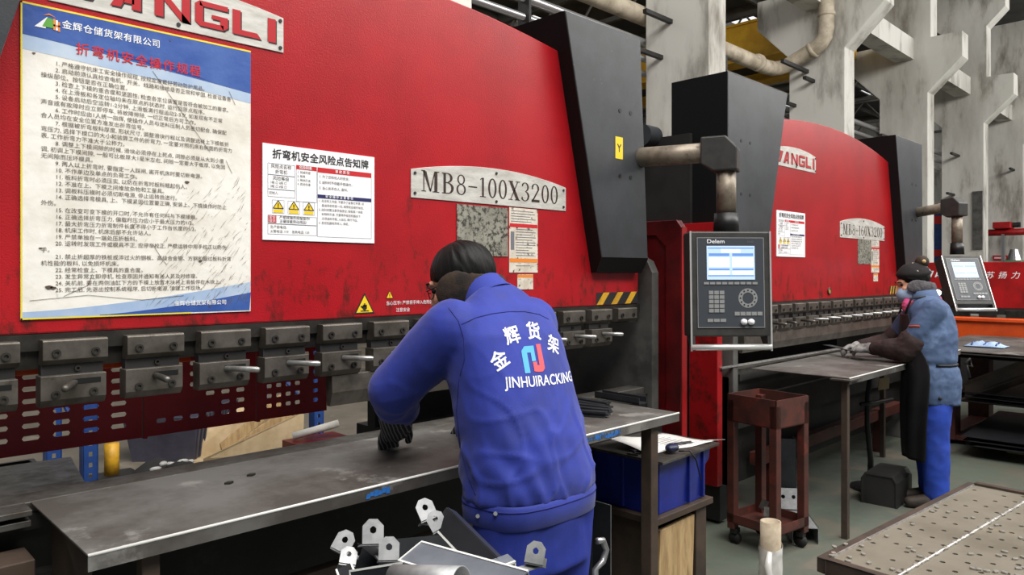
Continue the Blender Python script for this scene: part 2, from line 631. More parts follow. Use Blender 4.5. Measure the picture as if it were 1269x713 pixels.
class Flat:
    """flat shapes printed on an upright face: (x along xd, z along up), lifted off the face a little"""
    def __init__(s, at, xd=(1, 0, 0), yd=(0, 0, 1)):
        s.b = B()
        s.at, s.xd, s.yd = V(at), V(xd).normalized(), V(yd).normalized()
        s.n = s.xd.cross(s.yd)

    def p(s, x, y, h=0.0):
        return s.at + s.xd * x + s.yd * y + s.n * h

    def poly(s, pts, h=0.0):
        s.b.face([s.b.v(s.p(x, y, h)) for x, y in pts])
        return s

    def rect(s, x0, x1, y0, y1, h=0.0):
        return s.poly([(x0, y0), (x1, y0), (x1, y1), (x0, y1)], h)

    def frame(s, x0, x1, y0, y1, w, h=0.0):
        s.rect(x0, x1, y0, y0 + w, h).rect(x0, x1, y1 - w, y1, h)
        return s.rect(x0, x0 + w, y0 + w, y1 - w, h).rect(x1 - w, x1, y0 + w, y1 - w, h)

    def ring(s, cx, cy, rx, ry, tx, ty, a0=0.0, a1=360.0, h=0.0):
        n = 28
        A = [math.radians(a0 + (a1 - a0) * i / n) for i in range(n + 1)]
        for a, c in zip(A, A[1:]):
            s.poly([(cx + rx * math.cos(a), cy + ry * math.sin(a)), (cx + rx * math.cos(c), cy + ry * math.sin(c)),
                    (cx + (rx - tx) * math.cos(c), cy + (ry - ty) * math.sin(c)), (cx + (rx - tx) * math.cos(a), cy + (ry - ty) * math.sin(a))], h)
        return s

    def disc(s, cx, cy, r, h=0.0, n=20):
        return s.poly([(cx + r * math.cos(2 * PI * i / n), cy + r * math.sin(2 * PI * i / n)) for i in range(n)], h)

    def slab(s, x0, x1, y0, y1, t):
        """a board with thickness t standing out from the face"""
        q = [s.p(x0, y0), s.p(x1, y0), s.p(x1, y1), s.p(x0, y1)]
        s.b.prism(q, s.n * t)
        return s

    def obj(s, name, m, parent=None):
        return obj(name, s.b, m, parent)

# ================================================================== the hall
fl = B()
fl.box(-8, 60, -10, 3.7, -0.1, 0)
struct('floor', fl, M['floor'])
struct('floor', B().box(-8, 60, 3.7, 34, -0.1, 0), M['floor_bare'])

# roof over the aisle and the bay behind, with open skylight strips
ro = B()
for y0, y1 in ((-10, -7.5), (-4.5, -0.8), (2.2, 9.0), (9.0, 14.0), (15.6, 20.0), (21.6, 27)):
    ro.box(-8, 60, y0, y1, 11.6, 11.8)
struct('ceiling', ro, M['roof'])
for i, (y0, y1) in enumerate(((14.0, 15.6), (20.0, 21.6))):
    w = B()
    for k in range(12):
        w.box(-6 + k * 5.4, -6 + k * 5.4 + 2.5, y0, y1, 11.66, 11.72)
    struct('window_%d' % (i + 1), w, M['sky_panel'])
    w = B()
    for k in range(13):
        w.box(-6 + k * 5.4 - 2.9, -6 + k * 5.4, y0, y1, 11.62, 11.76)
    struct('trim_%d' % (i + 1), w, M['roof'])
tr = B()                                               # roof trusses of the back bay
for x in range(2, 56, 6):
    tr.box(x - 0.12, x + 0.12, 8, 27, 11.2, 11.6)
    tr.box(x - 0.08, x + 0.08, 8, 27, 10.0, 10.15)
    for k in range(9):
        y = 8.5 + k * 2.1
        tr.tube([(x, y, 10.1), (x, y + 1.05, 11.3), (x, y + 2.1, 10.1)], 0.05, 6)
for y in range(9, 27, 2):
    tr.box(-8, 58, y - 0.06, y + 0.06, 11.35, 11.6)
struct('trim_3', tr, M['concrete_dark'])

wl = B()
wl.box(-8, 60, 27, 27.3, 0, 11.8)
struct('wall_back', wl, M['concrete_dark'])
wl = B()
wl.box(50, 50.3, -10, 12.2, 0, 11.6).box(50, 50.3, 13.4, 27, 0, 11.6).box(50, 50.3, 12.2, 13.4, 0, 8.6).box(50, 50.3, 12.2, 13.4, 10.8, 11.6)
struct('wall_end', wl, M['concrete'])
w = B()
w.box(50.05, 50.1, 12.2, 13.4, 8.6, 10.8)
struct('window_3', w, M['sky_panel'])

# concrete columns with corbels on both sides for the crane rails
prof = [(6.63, 0), (6.63, 6.64), (5.76, 7.5), (5.76, 8.2), (6.55, 8.2), (6.55, 9.95), (6.0, 10.5), (6.0, 11.6),
        (8.5, 11.6), (8.5, 10.5), (7.95, 9.95), (7.95, 8.2), (8.75, 8.2), (8.75, 7.5), (7.93, 6.64), (7.93, 0)]
for i, x in enumerate((5.3, 11.3, 17.2, 23.2, 29.3, 35.3, 41.3)):
    c = B()
    c.prism([(x, y, z) for y, z in prof], (0.58, 0, 0))
    col_o = struct('column_%d' % (i + 1), c, M['concrete'], bevel=0.015)
    # steel stubs that stick out of the column's face
    s = B()
    for (zz, y0, ln) in (((5.6, 7.4, 0.3),), ((5.95, 7.35, 0.8), (5.35, 7.55, 0.75)), ((5.95, 7.3, 0.5), (5.45, 7.75, 0.45)), ((5.4, 7.55, 0.9), (4.9, 7.2, 0.6)), ((5.55, 7.35, 0.9), (4.2, 7.5, 0.8)), ((5.6, 6.9, 0.7),), ((5.6, 7.2, 0.5),))[i]:
        s.box(x - ln, x + 0.02, y0, y0 + 0.08, zz, zz + 0.07)
    so = obj('bracket', s, M['dark'], col_o)
    so['kind'] = 'structure'
tb = B()
for x in (5.88, 11.88, 17.78, 23.78, 29.88, 35.88):
    tb.box(x, x + 5.42, 7.0, 7.5, 7.65, 8.25)
struct('trim_4', tb, M['concrete'])

# pipes that run behind the columns
t = thing('pipe_run', 'three bright metal pipes running level behind the concrete columns', 'pipe', (0, 8.05, 5.2))
for z, r in ((5.2, 0.05), (5.48, 0.06), (5.78, 0.075)):
    obj('pipe', B().cyl((-7, 8.05, z), (49, 8.05, z), r, n=12), M['pipe'], t, True)
for k in range(5):
    x = 8.2 + 6 * k
    obj('hanger', B().box(x, x + 0.05, 7.92, 8.16, 5.1, 6.1), M['dark'], t)

t = thing('duct_pipe', 'fat lagged duct pipe bending up along a concrete column', 'pipe', (16.6, 7.5, 6.3))
pts = [(-7, 8.14, 6.3), (16.4, 8.14, 6.33), (16.72, 8.1, 6.34), (16.88, 8.0, 6.37), (16.95, 7.85, 6.42), (16.95, 7.4, 6.6), (16.95, 7.2, 6.68), (16.95, 7.06, 6.77), (16.95, 6.97, 6.9), (16.95, 6.94, 7.1), (16.95, 6.94, 7.4), (16.95, 6.94, 11.5)]
obj('duct', B().tube(pts, 0.17, 16), M['duct'], t, True)
for p0, p1 in (((15.9, 8.1, 6.33), (16.0, 8.1, 6.33)), ((16.95, 7.3, 6.62), (16.95, 7.22, 6.66)), ((16.95, 6.94, 7.35), (16.95, 6.94, 7.43)), ((16.95, 6.94, 8.6), (16.95, 6.94, 8.68))):
    obj('collar', B().cyl(p0, p1, 0.195, n=16), M['duct'], t, True)
obj('support_angle', B().box(15.9, 17.2, 7.45, 7.53, 6.2, 6.28), M['dark'], t)

t = thing('overhead_crane', 'yellow overhead crane girders in the bay behind the columns', 'crane', (20, 9, 7.7))
obj('girder', B().box(20.0, 20.08, 8.9, 25, 7.75, 8.75).box(20.52, 20.6, 8.9, 25, 7.75, 8.75).box(19.94, 20.66, 8.9, 25, 7.68, 7.75).box(19.94, 20.66, 8.9, 25, 8.75, 8.82), M['crane'], t)
obj('girder', B().box(22.4, 22.48, 8.9, 25, 7.75, 8.75).box(22.9, 22.98, 8.9, 25, 7.75, 8.75).box(22.34, 23.04, 8.9, 25, 7.68, 7.75).box(22.34, 23.04, 8.9, 25, 8.75, 8.82), M['crane'], t)
obj('end_carriage', B().box(19.4, 23.1, 8.55, 8.9, 7.95, 8.45), M['crane'], t)
obj('walkway', B().box(20.7, 22.3, 9.0, 25, 7.9, 7.96), M['dark'], t)

# far right: things on the last columns
rp = thing('red_rail_pipe', 'thin red horizontal pipe in front of the far white column', 'pipe', (34, 6.4, 3.0))
obj('rail', B().cyl((33.6, 8.8, 3.06), (33.6, 5.0, 3.06), 0.13, n=12), M['red_plain'], rp, True)
obj('bracket', B().box(33.5, 33.7, 6.9, 7.0, 0, 3.0), M['pipe'], rp)
obj('bracket', B().box(33.5, 33.7, 5.4, 5.5, 0, 3.0), M['pipe'], rp)
rp = thing('motor_unit', 'small red motor box sitting on the far red pipe', 'machine', (33.6, 6.9, 3.19))
obj('housing', B().box(33.3, 33.9, 6.65, 7.25, 3.19, 3.45), M['red_plain'], rp, bevel=0.03)
obj('cap', B().cyl((33.6, 6.65, 3.33), (33.6, 6.4, 3.33), 0.1), M['dark'], rp)
rp = thing('wall_plaque', 'small red plaque on the far white column below the red pipe', 'sign', (35.27, 7.4, 2.0))
obj('plaque', B().box(35.24, 35.3, 7.15, 7.65, 2.0, 2.2), M['print_red'], rp)
obj('bar', B().box(35.235, 35.24, 7.2, 7.6, 2.07, 2.13), M['white'], rp)
rp = thing('green_machine', 'far small green machine housing beside the white column', 'machine', (32.0, 6.3, 0))
obj('housing', B().box(31.8, 32.5, 6.0, 6.6, 0, 1.95), M['green_box'], rp, bevel=0.04)
obj('hood', B().cyl((32.1, 6.3, 1.95), (32.1, 6.3, 2.35), 0.25, 0.12), M['pipe'], rp)
bp = thing('banner_stand', 'tall blue banner with red and white bands between far columns', 'banner', (30.5, 8.2, 0))
obj('banner', B().box(30.5, 30.56, 8.0, 9.2, 0.2, 4.0), M['rack_blue'], bp)
for z0, z1, m in ((3.3, 3.6, 'print_red'), (3.7, 3.85, 'white'), (2.1, 2.35, 'print_red')):
    obj('band', B().box(30.48, 30.5, 8.0, 9.2, z0, z1), M[m], bp)
obj('post', B().box(30.56, 30.66, 8.55, 8.65, 0, 4.0), M['dark'], bp)
fb = thing('column_guard', 'grey metal cover plate on the edge of a far concrete column', 'panel', (29.27, 6.7, 2.0))
obj('plate', B().box(29.22, 29.3, 6.66, 6.95, 2.3, 4.3), M['frame_grey'], fb)


# ================================================================== press brakes
def screw(par, x, y, z, r=0.011, t=0.005):
    """socket cap head seen from -Y"""
    n = 12
    o = [(x + r * math.cos(2 * PI * k / n), y - t, z + r * math.sin(2 * PI * k / n)) for k in range(n)]
    i = [(x + r * 0.5 * math.cos(2 * PI * k / n), y - t, z + r * 0.5 * math.sin(2 * PI * k / n)) for k in range(n)]
    obj('screw', B().holed(o, i, (0, t, 0)), M['steel_dark'], par)


GL = {}                                                 # serif stencil glyphs on a unit-high box


def serif_text(fl, s, x0, z0, h, ws):
    """didone capitals and figures: thick stems, hairlines and flat serifs"""
    x = x0
    for ch in s:
        w = ws.get(ch, 0.62) * h

        def R(a, b, c, d):
            fl.rect(x + a * w, x + b * w, z0 + c * h, z0 + d * h)

        def Q(*p):
            fl.poly([(x + a * w, z0 + b * h) for a, b in p])

        def ring(cx, cy, rx, ry, tx, ty, a0=0, a1=360):
            fl.ring(x + cx * w, z0 + cy * h, rx * w, ry * h, tx * w, ty * h, a0, a1)

        if ch == 'M':
            R(.1, .15, .04, .96), R(.68, .84, .04, .96)
            Q((.08, .96), (.26, .96), (.5, .02), (.44, .02)), Q((.44, .02), (.5, .02), (.72, .96), (.67, .96))
            R(0, .24, 0, .04), R(.58, .94, 0, .04), R(0, .2, .96, 1), R(.68, .94, .96, 1)
        elif ch == 'B':
            R(.12, .32, .04, .96), R(0, .5, .96, 1), R(0, .52, 0, .04), R(.32, .5, .51, .55)
            ring(.46, .77, .4, .23, .2, .04, -90, 90), ring(.48, .27, .48, .27, .21, .04, -90, 90)
        elif ch == '8':
            ring(.5, .76, .36, .24, .13, .04), ring(.5, .27, .44, .27, .16, .04)
        elif ch == '-':
            R(.05, .95, .43, .49)
        elif ch == '1':
            R(.4, .66, .04, .98), R(.12, .94, 0, .04), Q((.14, .84), (.4, .92), (.4, .98), (.14, .89))
        elif ch == '0':
            ring(.5, .5, .46, .5, .2, .055)
        elif ch == '6':
            ring(.5, .3, .45, .3, .19, .035), ring(.62, .48, .57, .5, .2, .035, 95, 190)
            fl.disc(x + .78 * w, z0 + .86 * h, .055 * h)
        elif ch == 'X':
            Q((.06, .97), (.32, .97), (.92, .03), (.66, .03)), Q((.76, .97), (.84, .97), (.22, .03), (.14, .03))
            R(0, .4, .96, 1), R(.62, 1, .96, 1), R(0, .36, 0, .04), R(.56, 1, 0, .04)
        elif ch == '3':
            ring(.44, .76, .42, .24, .18, .035, -80, 150), ring(.42, .27, .5, .27, .2, .035, -150, 85)
            fl.disc(x + .14 * w, z0 + .84 * h, .05 * h), fl.disc(x + .1 * w, z0 + .18 * h, .05 * h)
        elif ch == '2':
            ring(.46, .74, .44, .26, .19, .035, -15, 165), fl.disc(x + .14 * w, z0 + .74 * h, .055 * h)
            Q((.7, .66), (.9, .68), (.3, .12), (.04, .03)), R(.04, .94, 0, .13)
        x += w + 0.1 * h
    return x


def block_word(fl, x0, z0, h, w, gap, dx=0, dz=0):
    """the machine maker's block capitals; the first letter is two slanted bars"""
    s = 0.24 * w

    def Q(i, *p):
        ox = x0 + i * (w + gap) + dx
        fl.poly([(ox + a * w, z0 + b * h + dz) for a, b in p])

    for k in (0.0, 0.38):                                # stylised W
        Q(0, (.62 + k - .42, 1), (.86 + k - .42, 1), (.36 + k - .42, 0), (.12 + k - .42, 0))
    Q(0, (.86, 1), (1.1, 1), (.66, 0), (.42, 0))
    Q(1, (-.02, 0), (.24, 0), (.62, 1), (.4, 1)), Q(1, (.4, 1), (.78, 1), (.78, 0), (.54, 0), (.54, .76)), Q(1, (.3, .2), (.6, .2), (.6, .38), (.36, .38))
    Q(2, (0, 0), (.24, 0), (.24, 1), (0, 1)), Q(2, (.0, 1), (.26, 1), (1, 0), (.74, 0)), Q(2, (.76, 0), (1, 0), (1, 1), (.76, 1))
    Q(3, (.14, .8), (1, .8), (1, 1), (.14, 1)), Q(3, (0, .14), (.24, .2), (.24, .8), (.14, 1), (0, .86)), Q(3, (.14, 0), (.86, 0), (.86, .2), (.24, .2), (0, .14)), Q(3, (.76, .2), (.86, 0), (1, .14), (1, .54), (.76, .54)), Q(3, (.5, .38), (.76, .38), (.76, .54), (.5, .54))
    Q(4, (0, 0), (.26, 0), (.26, 1), (0, 1)), Q(4, (.26, 0), (.92, 0), (.8, .22), (.26, .22))
    Q(5, (.0, 0), (.28, 0), (.28, 1), (.0, 1))


def arch_plate(x0, x1, z0, z1, rise, y, t):
    n = 14
    pts = [(x0, y, z0), (x1, y, z0)]
    for k in range(n + 1):
        u = 1 - k / n
        pts.append((x0 + (x1 - x0) * u, y, z1 + rise * (1 - (2 * u - 1) ** 2)))
    return B().prism(pts, (0, -t, 0))


def clamp_parts(par, x, w, dz, full=True, lever_x=0.0):
    y0 = 2.26
    dz0 = dz
    b = B()
    zt, zm, zl, zb = 1.32 + dz, 1.252 + dz, 1.224 + dz, 1.14 + dz
    b.prism([(x, 2.31, zt), (x, y0 + 0.004, zt), (x, y0, zt - 0.004), (x, y0, zm + 0.014), (x, y0 + 0.016, zm), (x, 2.31, zm)], (w, 0, 0))
    if full:
        b.prism([(x - 0.006, 2.31, zl), (x - 0.006, y0 - 0.004, zl), (x - 0.006, y0 - 0.004, zb + 0.02), (x - 0.006, y0 + 0.012, zb), (x - 0.006, 2.31, zb)], (w, 0, 0))
    o = obj('clamp', b, M['clamp'], par, bevel=0.0015)
    if full:
        obj('wedge', B().box(x, x + w - 0.008, y0 + 0.02, 2.309, zl, zm), M['dark'], o)
        obj('slot', B().box(x + w * 0.45, x + w - 0.02, y0 - 0.0052, y0, zl - 0.026, zl - 0.012), M['black'], o)
        p0 = V((x + w * 0.47, y0 - 0.002, zl - 0.022))
        p1 = p0 + V((lever_x, -0.1 + abs(lever_x) * 0.35, -0.004))
        obj('lever', B().tube([p0, p0.lerp(p1, 0.93), p1], [0.0085, 0.0095, 0.007], 12), M['edge'] if lever_x > 0.01 else M['steel'], o, True)
    for fx in (0.2, 0.8):
        screw(o, x + w * fx, y0, zt - 0.036)
    if full:
        for fx in (0.22, 0.8):
            screw(o, x + w * fx - 0.006, y0 - 0.004, zl - 0.05)
        screw(o, x + w * 0.55, y0 + 0.02, zm - 0.014, 0.008)
    return o


def console(par, c, axis, tilt, wdt=0.385, hgt=0.5, t=0.12, label_word=True):
    """operator box that hangs from the arm: c = middle of the front face, axis = the way it faces"""
    n = V(axis).normalized()
    up = (V((0, 0, 1)) - n * n.z).normalized()
    xd = up.cross(n)
    T = Matrix((xd, up, n)).transposed().to_4x4()
    T.translation = V(c)
    hw, hh = wdt / 2, hgt / 2
    b = B()
    b.prism([T @ V((hw * a, hh * q, 0)) for a, q in ((-1, -1), (1, -1), (1, 1), (-1, 1))], -n * t)
    o = obj('console', b, M['console'], par, bevel=0.008)
    f = lambda h: Flat(T @ V((0, 0, h)), xd, up)
    fw = hw * 0.84
    y0, y1 = -hh * 0.83, hh * 0.88
    g = f(0.001)
    g.slab(-fw, fw, y0, y1, 0.003)
    g.obj('face_plate', M['console_face'], o)
    g = f(0.0045)
    g.frame(-fw, fw, y0, y1, 0.003)
    g.obj('bezel', M['key'], o)
    sx0, sx1, sy0, sy1 = -hw * 0.6, hw * 0.6, hh * 0.08, hh * 0.72
    g = f(0.0045)
    g.slab(sx0, sx1, sy0, sy1, 0.002)
    g.obj('screen', M['screen'], o)
    sw, sh = sx1 - sx0, sy1 - sy0
    g = f(0.0072)
    for a0, a1, b0, b1 in ((.04, .47, .7, .78), (.53, .97, .7, .78), (.04, .47, .28, .33), (.53, .97, .28, .33), (.02, .98, .1, .13), (.02, .98, .92, .95)):
        g.rect(sx0 + sw * a0, sx0 + sw * a1, sy0 + sh * b0, sy0 + sh * b1)
    g.obj('screen_text', M['screen_blue'], o)
    g = f(0.0070)
    for a0, a1, b0, b1 in ((.04, .47, .38, .66), (.53, .97, .38, .66), (.04, .47, .15, .26), (.53, .97, .15, .26), (.3, .7, .8, .9)):
        g.rect(sx0 + sw * a0, sx0 + sw * a1, sy0 + sh * b0, sy0 + sh * b1)
    g.obj('screen_fields', M['screen_white'], o)
    k = f(0.004)
    kw = hw * 0.1
    for i in range(9):                                   # soft keys under the screen
        x = -hw * 0.68 + i * hw * 0.152
        k.slab(x, x + kw * 1.25, hh * -0.01, hh * 0.035, 0.003)
    for r in range(5):                                   # number pad
        for q in range(3):
            x = -hw * 0.56 + q * kw * 1.35
            y = -hh * 0.13 - r * hh * 0.085
            k.slab(x, x + kw * 1.15, y - hh * 0.07, y, 0.003)
    for i in range(3):
        x = -hw * 0.6 + i * kw * 1.6
        k.slab(x, x + kw * 1.4, -hh * 0.72, -hh * 0.66, 0.003)
    for i in range(5):
        x = hw * 0.08 + i * kw * 1.42
        k.slab(x, x + kw * 1.25, -hh * 0.60, -hh * 0.53, 0.003)
    k.obj('keys', M['key'], o)
    d = f(0.005)
    d.ring(hw * 0.42, -hh * 0.27, hw * 0.24, hw * 0.24, hw * 0.1, hw * 0.1)
    d.obj('jog_dial', M['key'], o)
    d = f(0.006)
    for i in range(12):
        a = 2 * PI * i / 12
        d.disc(hw * 0.42 + hw * 0.19 * math.cos(a), -hh * 0.27 + hw * 0.19 * math.sin(a), hw * 0.022, n=8)
    d.obj('dial_marks', M['ink'], o)
    for i, a in enumerate((0.3, 0.48)):
        q = T @ V((hw * a, -hh * 0.72, 0.003))
        bb = B().cyl(q, q + n * 0.014, hw * 0.075, n=16)
        obj('push_button', bb, M['print_red'] if i == 2 else M['white'], o, True)
    letters('lettering', o, M['white'], 'Delem', hgt * 0.052, T @ V((-hw * 0.6, hh * 0.77, 0.0055)), xd, up, bold=0.03, xs=1.25)
    letters('lettering', o, M['grey_ink'], 'DA-52', hgt * 0.022, T @ V((hw * 0.42, hh * 0.785, 0.0055)), xd, up)
    # pale metal rails down both sides and the round grab handle below
    for sx in (-1, 1):
        g = f(0)
        g.slab(sx * hw - 0.004, sx * hw + 0.004, -hh * 1.27, hh, 0.006)
        g.obj('side_rail', M['handle_alu'], o)
    h = B().tube([T @ V((-hw, -hh * 1.2, 0.0)), T @ V((hw, -hh * 1.2, 0.0))], 0.0145, 12)
    obj('grab_handle', h, M['handle_alu'], o, True)
    for sx in (-1, 1):
        q = [T @ V((sx * (hw - 0.006), -hh * a, z)) for a, z in ((0.98, -t * 0.8), (0.98, 0.0), (1.26, 0.008), (1.26, -0.03))]
        obj('handle_cheek', B().prism(q, xd * (-sx * 0.012)), M['console'], o)
    return o


def press(name, label, P_):
    y = 2.3
    dz = P_['dz']
    x0, x1 = P_['ram']
    xc = (x0 + x1) / 2
    t = thing(name, label, 'press brake', (xc, y, 0), 'red press brakes in a row')
    zb = 1.335 + dz
    # ram: a thick plate with an arched top
    n = 24
    pts = [(x0, y, zb), (x1, y, zb)]
    for k in range(n + 1):
        x = x1 + (x0 - x1) * k / n
        pts.append((x, y, P_['top'] - P_['sag'] * (x - xc) ** 2))
    obj('ram', B().prism(pts, (0, 0.1, 0)), P_['red'], t, bevel=0.006)
    obj('ram_edge', B().box(x0, x1 + 0.01, y + 0.012, y + 0.07, 1.24 + dz, zb + 0.01).box(x0, x1 + 0.01, y - 0.002, y + 0.014, 1.29 + dz, zb), M['steel_dark'], t)
    # tool clamps along the lower edge of the ram
    for i in range(P_['n']):
        clamp_parts(t, P_['c0'] + i * P_['pitch'], P_['cw'], dz, full=P_.get('short', -1) != i, lever_x=[0.0, 0.0, -0.045, 0.0, 0.075, 0.08, 0.08, 0.07][min(i, 7)])
    a, b_ = P_['punch']
    zp0, zp1 = P_['punch_z']
    obj('punch', B().prism([(a, 2.275, zp1), (a, 2.272, zp0 + 0.05), (a, 2.29, zp0), (a, 2.31, zp0), (a, 2.32, zp1)], (b_ - a, 0, 0)), M['clamp'], t, bevel=0.002)
    # lower beam with the die rail
    obj('bed', B().box(x0 - 0.1, x1 + 0.1, 2.27, 2.33, P_['bed0'], 0.86).box(x0, x1, 2.25, 2.4, 0.83, 0.87), M['bed_dark'], t)
    obj('die_rail', B().box(x0, x1, 2.262, 2.36, 0.87, 0.90), M['steel'], t, bevel=0.003)
    obj('bed_beam', B().box(x0 - 0.1, x1 + 0.1, 2.22, 2.27, 0.55, 0.72), M['bed_dark'], t)
    # C frames at both ends
    for sx, xa in ((-1, x0 - 0.1), (1, x1 + 0.04)):
        fr = [(xa, 2.24, 0.0), (xa, 2.24, 1.50), (xa, 2.27, 1.56), (xa, 2.34, 1.6), (xa, 2.42, 2.36), (xa, 3.7, 2.36), (xa, 3.7, 0.0)]
        obj('side_frame', B().prism(fr, (0.06, 0, 0)), M['frame_grey'], t, bevel=0.004)
    obj('hydraulic_tank', B().box(x0 + 0.2, x1 - 0.2, 2.7, 3.3, 1.75, 2.35), M['red_plain'], t, bevel=0.01)
    obj('back_gauge', B().box(P_['gauge'], x1 - 0.1, 2.75, 2.95, 0.6, 0.8).box(P_['gauge'], x1 - 0.1, 2.8, 2.86, 0.8, 0.98), M['dark'], t)
    # grey shrouds over the cylinders
    yf, zt, zo = 2.22, P_['shroud_top'], P_['shroud_bot']
    for s4 in P_['shrouds']:
        tl, tr_, bl, br = s4
        zk = zo + 0.075
        sl = lambda z: bl + (tl - bl) * (z - zo) / (zt - zo)
        sr_ = lambda z: br + (tr_ - br) * (z - zo) / (zt - zo)
        sb = B()
        q4 = lambda z, y: [V((sl(z), y, z)), V((sr_(z), y, z)), V((sr_(z), yf + 0.39, z)), V((sl(z), yf + 0.39, z))]
        sb.loft([q4(zo, yf + 0.045), q4(zk, yf), q4(zt, yf)])
        sh = obj('shroud', sb, M['panel_grey'], t, bevel=0.004)
        e = B()
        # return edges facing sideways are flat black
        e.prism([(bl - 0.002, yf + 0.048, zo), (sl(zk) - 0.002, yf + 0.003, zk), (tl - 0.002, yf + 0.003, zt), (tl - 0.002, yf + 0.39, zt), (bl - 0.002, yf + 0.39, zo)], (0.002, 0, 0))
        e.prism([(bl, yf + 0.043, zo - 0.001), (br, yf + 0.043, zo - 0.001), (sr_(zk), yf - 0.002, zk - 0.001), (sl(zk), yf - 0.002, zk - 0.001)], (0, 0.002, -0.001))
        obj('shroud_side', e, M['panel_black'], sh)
        for fx, fz in ((0.34, 0.67), (0.58, 0.67), (0.34, 0.40), (0.58, 0.40)):
            xx = bl + (br - bl) * fx
            obj('screw', B().cyl((xx, yf - 0.002, zo + (zt - zo) * fz), (xx, yf + 0.004, zo + (zt - zo) * fz), 0.011, n=10), M['black'], sh)
    return t


def face_pt(px, py):
    return onY(px, py, 2.3)


# ---- near press
A = press('press_brake', 'nearest red press brake, with the tall rules poster on its arched ram', dict(
    dz=0.0, ram=(0.02, 3.21), top=2.615, sag=0.085, red=M['red'], n=15, c0=0.074, pitch=0.208, cw=0.158, short=14,
    punch=(1.365, 2.42), punch_z=(1.03, 1.14), bed0=0.28, gauge=1.9,
    shroud_top=2.695, shroud_bot=1.50, shrouds=((-0.1, 0.57, -0.1, 0.24), (2.535, 3.117, 2.82, 3.187))))
# ---- second press
B2 = press('press_brake', 'farther red press brake behind the near one, where the woman in the beanie works', dict(
    dz=-0.035, ram=(4.2, 7.18), top=2.61, sag=0.085, red=M['red2'], n=14, c0=4.352, pitch=0.2165, cw=0.168,
    punch=(4.3, 6.95), punch_z=(0.99, 1.105), bed0=0.2, gauge=4.6,
    shroud_top=2.70, shroud_bot=1.50, shrouds=((4.0, 4.79, 4.0, 4.47), (6.89, 7.6, 7.16, 7.62))))

# red lower flank and dark body on the left end of the second press
obj('flank_cover', B().prism([(3.93, 2.25, 0.23), (3.93, 2.44, 0.23), (3.93, 2.44, 1.66), (3.93, 2.8, 1.66), (3.93, 2.8, 1.8), (3.93, 2.25, 1.8)], (0.06, 0, 0)), M['red2'], B2, bevel=0.003)
obj('flank_body', B().box(3.97, 4.05, 2.46, 3.4, 0.05, 2.36).box(3.96, 4.04, 2.25, 2.46, 0.02, 0.22), M['dark'], B2)
q = onX(822, 168, 3.97)
obj('cylinder_end', B().cyl((3.99, 2.74, q.z), (3.86, 2.74, q.z), 0.07, n=32), M['panel_grey'], B2)
# punch tooling of the second press has a red foot rail below
obj('foot_rail', B().box(4.3, 6.9, 2.17, 2.24, 0.30, 0.38).box(4.5, 4.58, 2.2, 2.28, 0.0, 0.34).box(6.5, 6.58, 2.2, 2.28, 0.0, 0.34), M['brown_red'], B2, bevel=0.003)

# maroon side door at the right end of the near press
dr = obj('side_door', B().prism([(3.37, 2.14, 0.12), (3.37, 2.14, 1.74), (3.37, 2.17, 1.78), (3.37, 2.7, 1.78), (3.37, 2.7, 1.7), (3.37, 2.3, 1.7), (3.37, 2.24, 1.64), (3.37, 2.24, 0.12)], (0.05, 0, 0)), M['red_dark'], A, bevel=0.004)
obj('door_panel', B().box(3.385, 3.4, 2.22, 2.72, 0.14, 1.72), M['red_dark'], dr)
obj('lit_door_edge', B().box(3.372, 3.418, 2.136, 2.142, 0.12, 1.74), M['red_plain'], dr)  # brighter red strip: the light on this edge is put into the colour
obj('door_rib', B().box(3.36, 3.375, 2.30, 2.33, 0.14, 1.5), M['red_dark'], dr)

# perforated guard behind the near die (real slots)
def slot_sheet(x0, x1, z0, z1, y, nx, nz, skip=()):
    b = B()
    m = 0.03
    cx, cz = (x1 - x0 - 2 * m) / nx, (z1 - z0 - m) / nz
    b.box(x0, x0 + m, y, y + 0.003, z0, z1).box(x1 - m, x1, y, y + 0.003, z0, z1).box(x0 + m, x1 - m, y, y + 0.003, z0, z0 + m)
    for i in range(nx):
        for k in range(nz):
            a, c = x0 + m + i * cx, z0 + m + k * cz
            if (i, k) in skip:
                b.box(a, a + cx, y, y + 0.003, c, c + cz)
                continue
            mx, mz = a + cx / 2, c + cz / 2
            hw, hh = cx * 0.29, cz * 0.2
            out = [(a, c), (mx, c), (a + cx, c), (a + cx, mz), (a + cx, c + cz), (mx, c + cz), (a, c + cz), (a, mz)]
            inn = [(mx - hw * .8, mz - hh), (mx, mz - hh), (mx + hw * .8, mz - hh), (mx + hw, mz), (mx + hw * .8, mz + hh), (mx, mz + hh), (mx - hw * .8, mz + hh), (mx - hw, mz)]
            b.holed([(p, y, q) for p, q in out], [(p, y, q) for p, q in inn], (0, 0.003, 0), rim=False)
    return b


gy = 2.64
for k, (xa, xb) in enumerate(((-0.2, 0.30), (0.305, 0.86), (0.865, 1.26), (1.265, 1.56))):
    sk = [(), (), ((1, 1), (1, 2), (2, 1), (2, 2), (0, 1), (0, 2), (3, 1)), ((4, 0), (4, 1), (4, 2))][k]
    g = obj('rear_guard', slot_sheet(xa, xb, 0.945, 1.2, gy, 6, 6, sk), M['guard_red'], A)
    obj('guard_flange', B().box(xa, xb, gy + 0.003, gy + 0.03, 1.2, 1.235).box(xa, xa + 0.012, gy - 0.004, gy + 0.03, 0.94, 1.235), M['guard_red'], g)
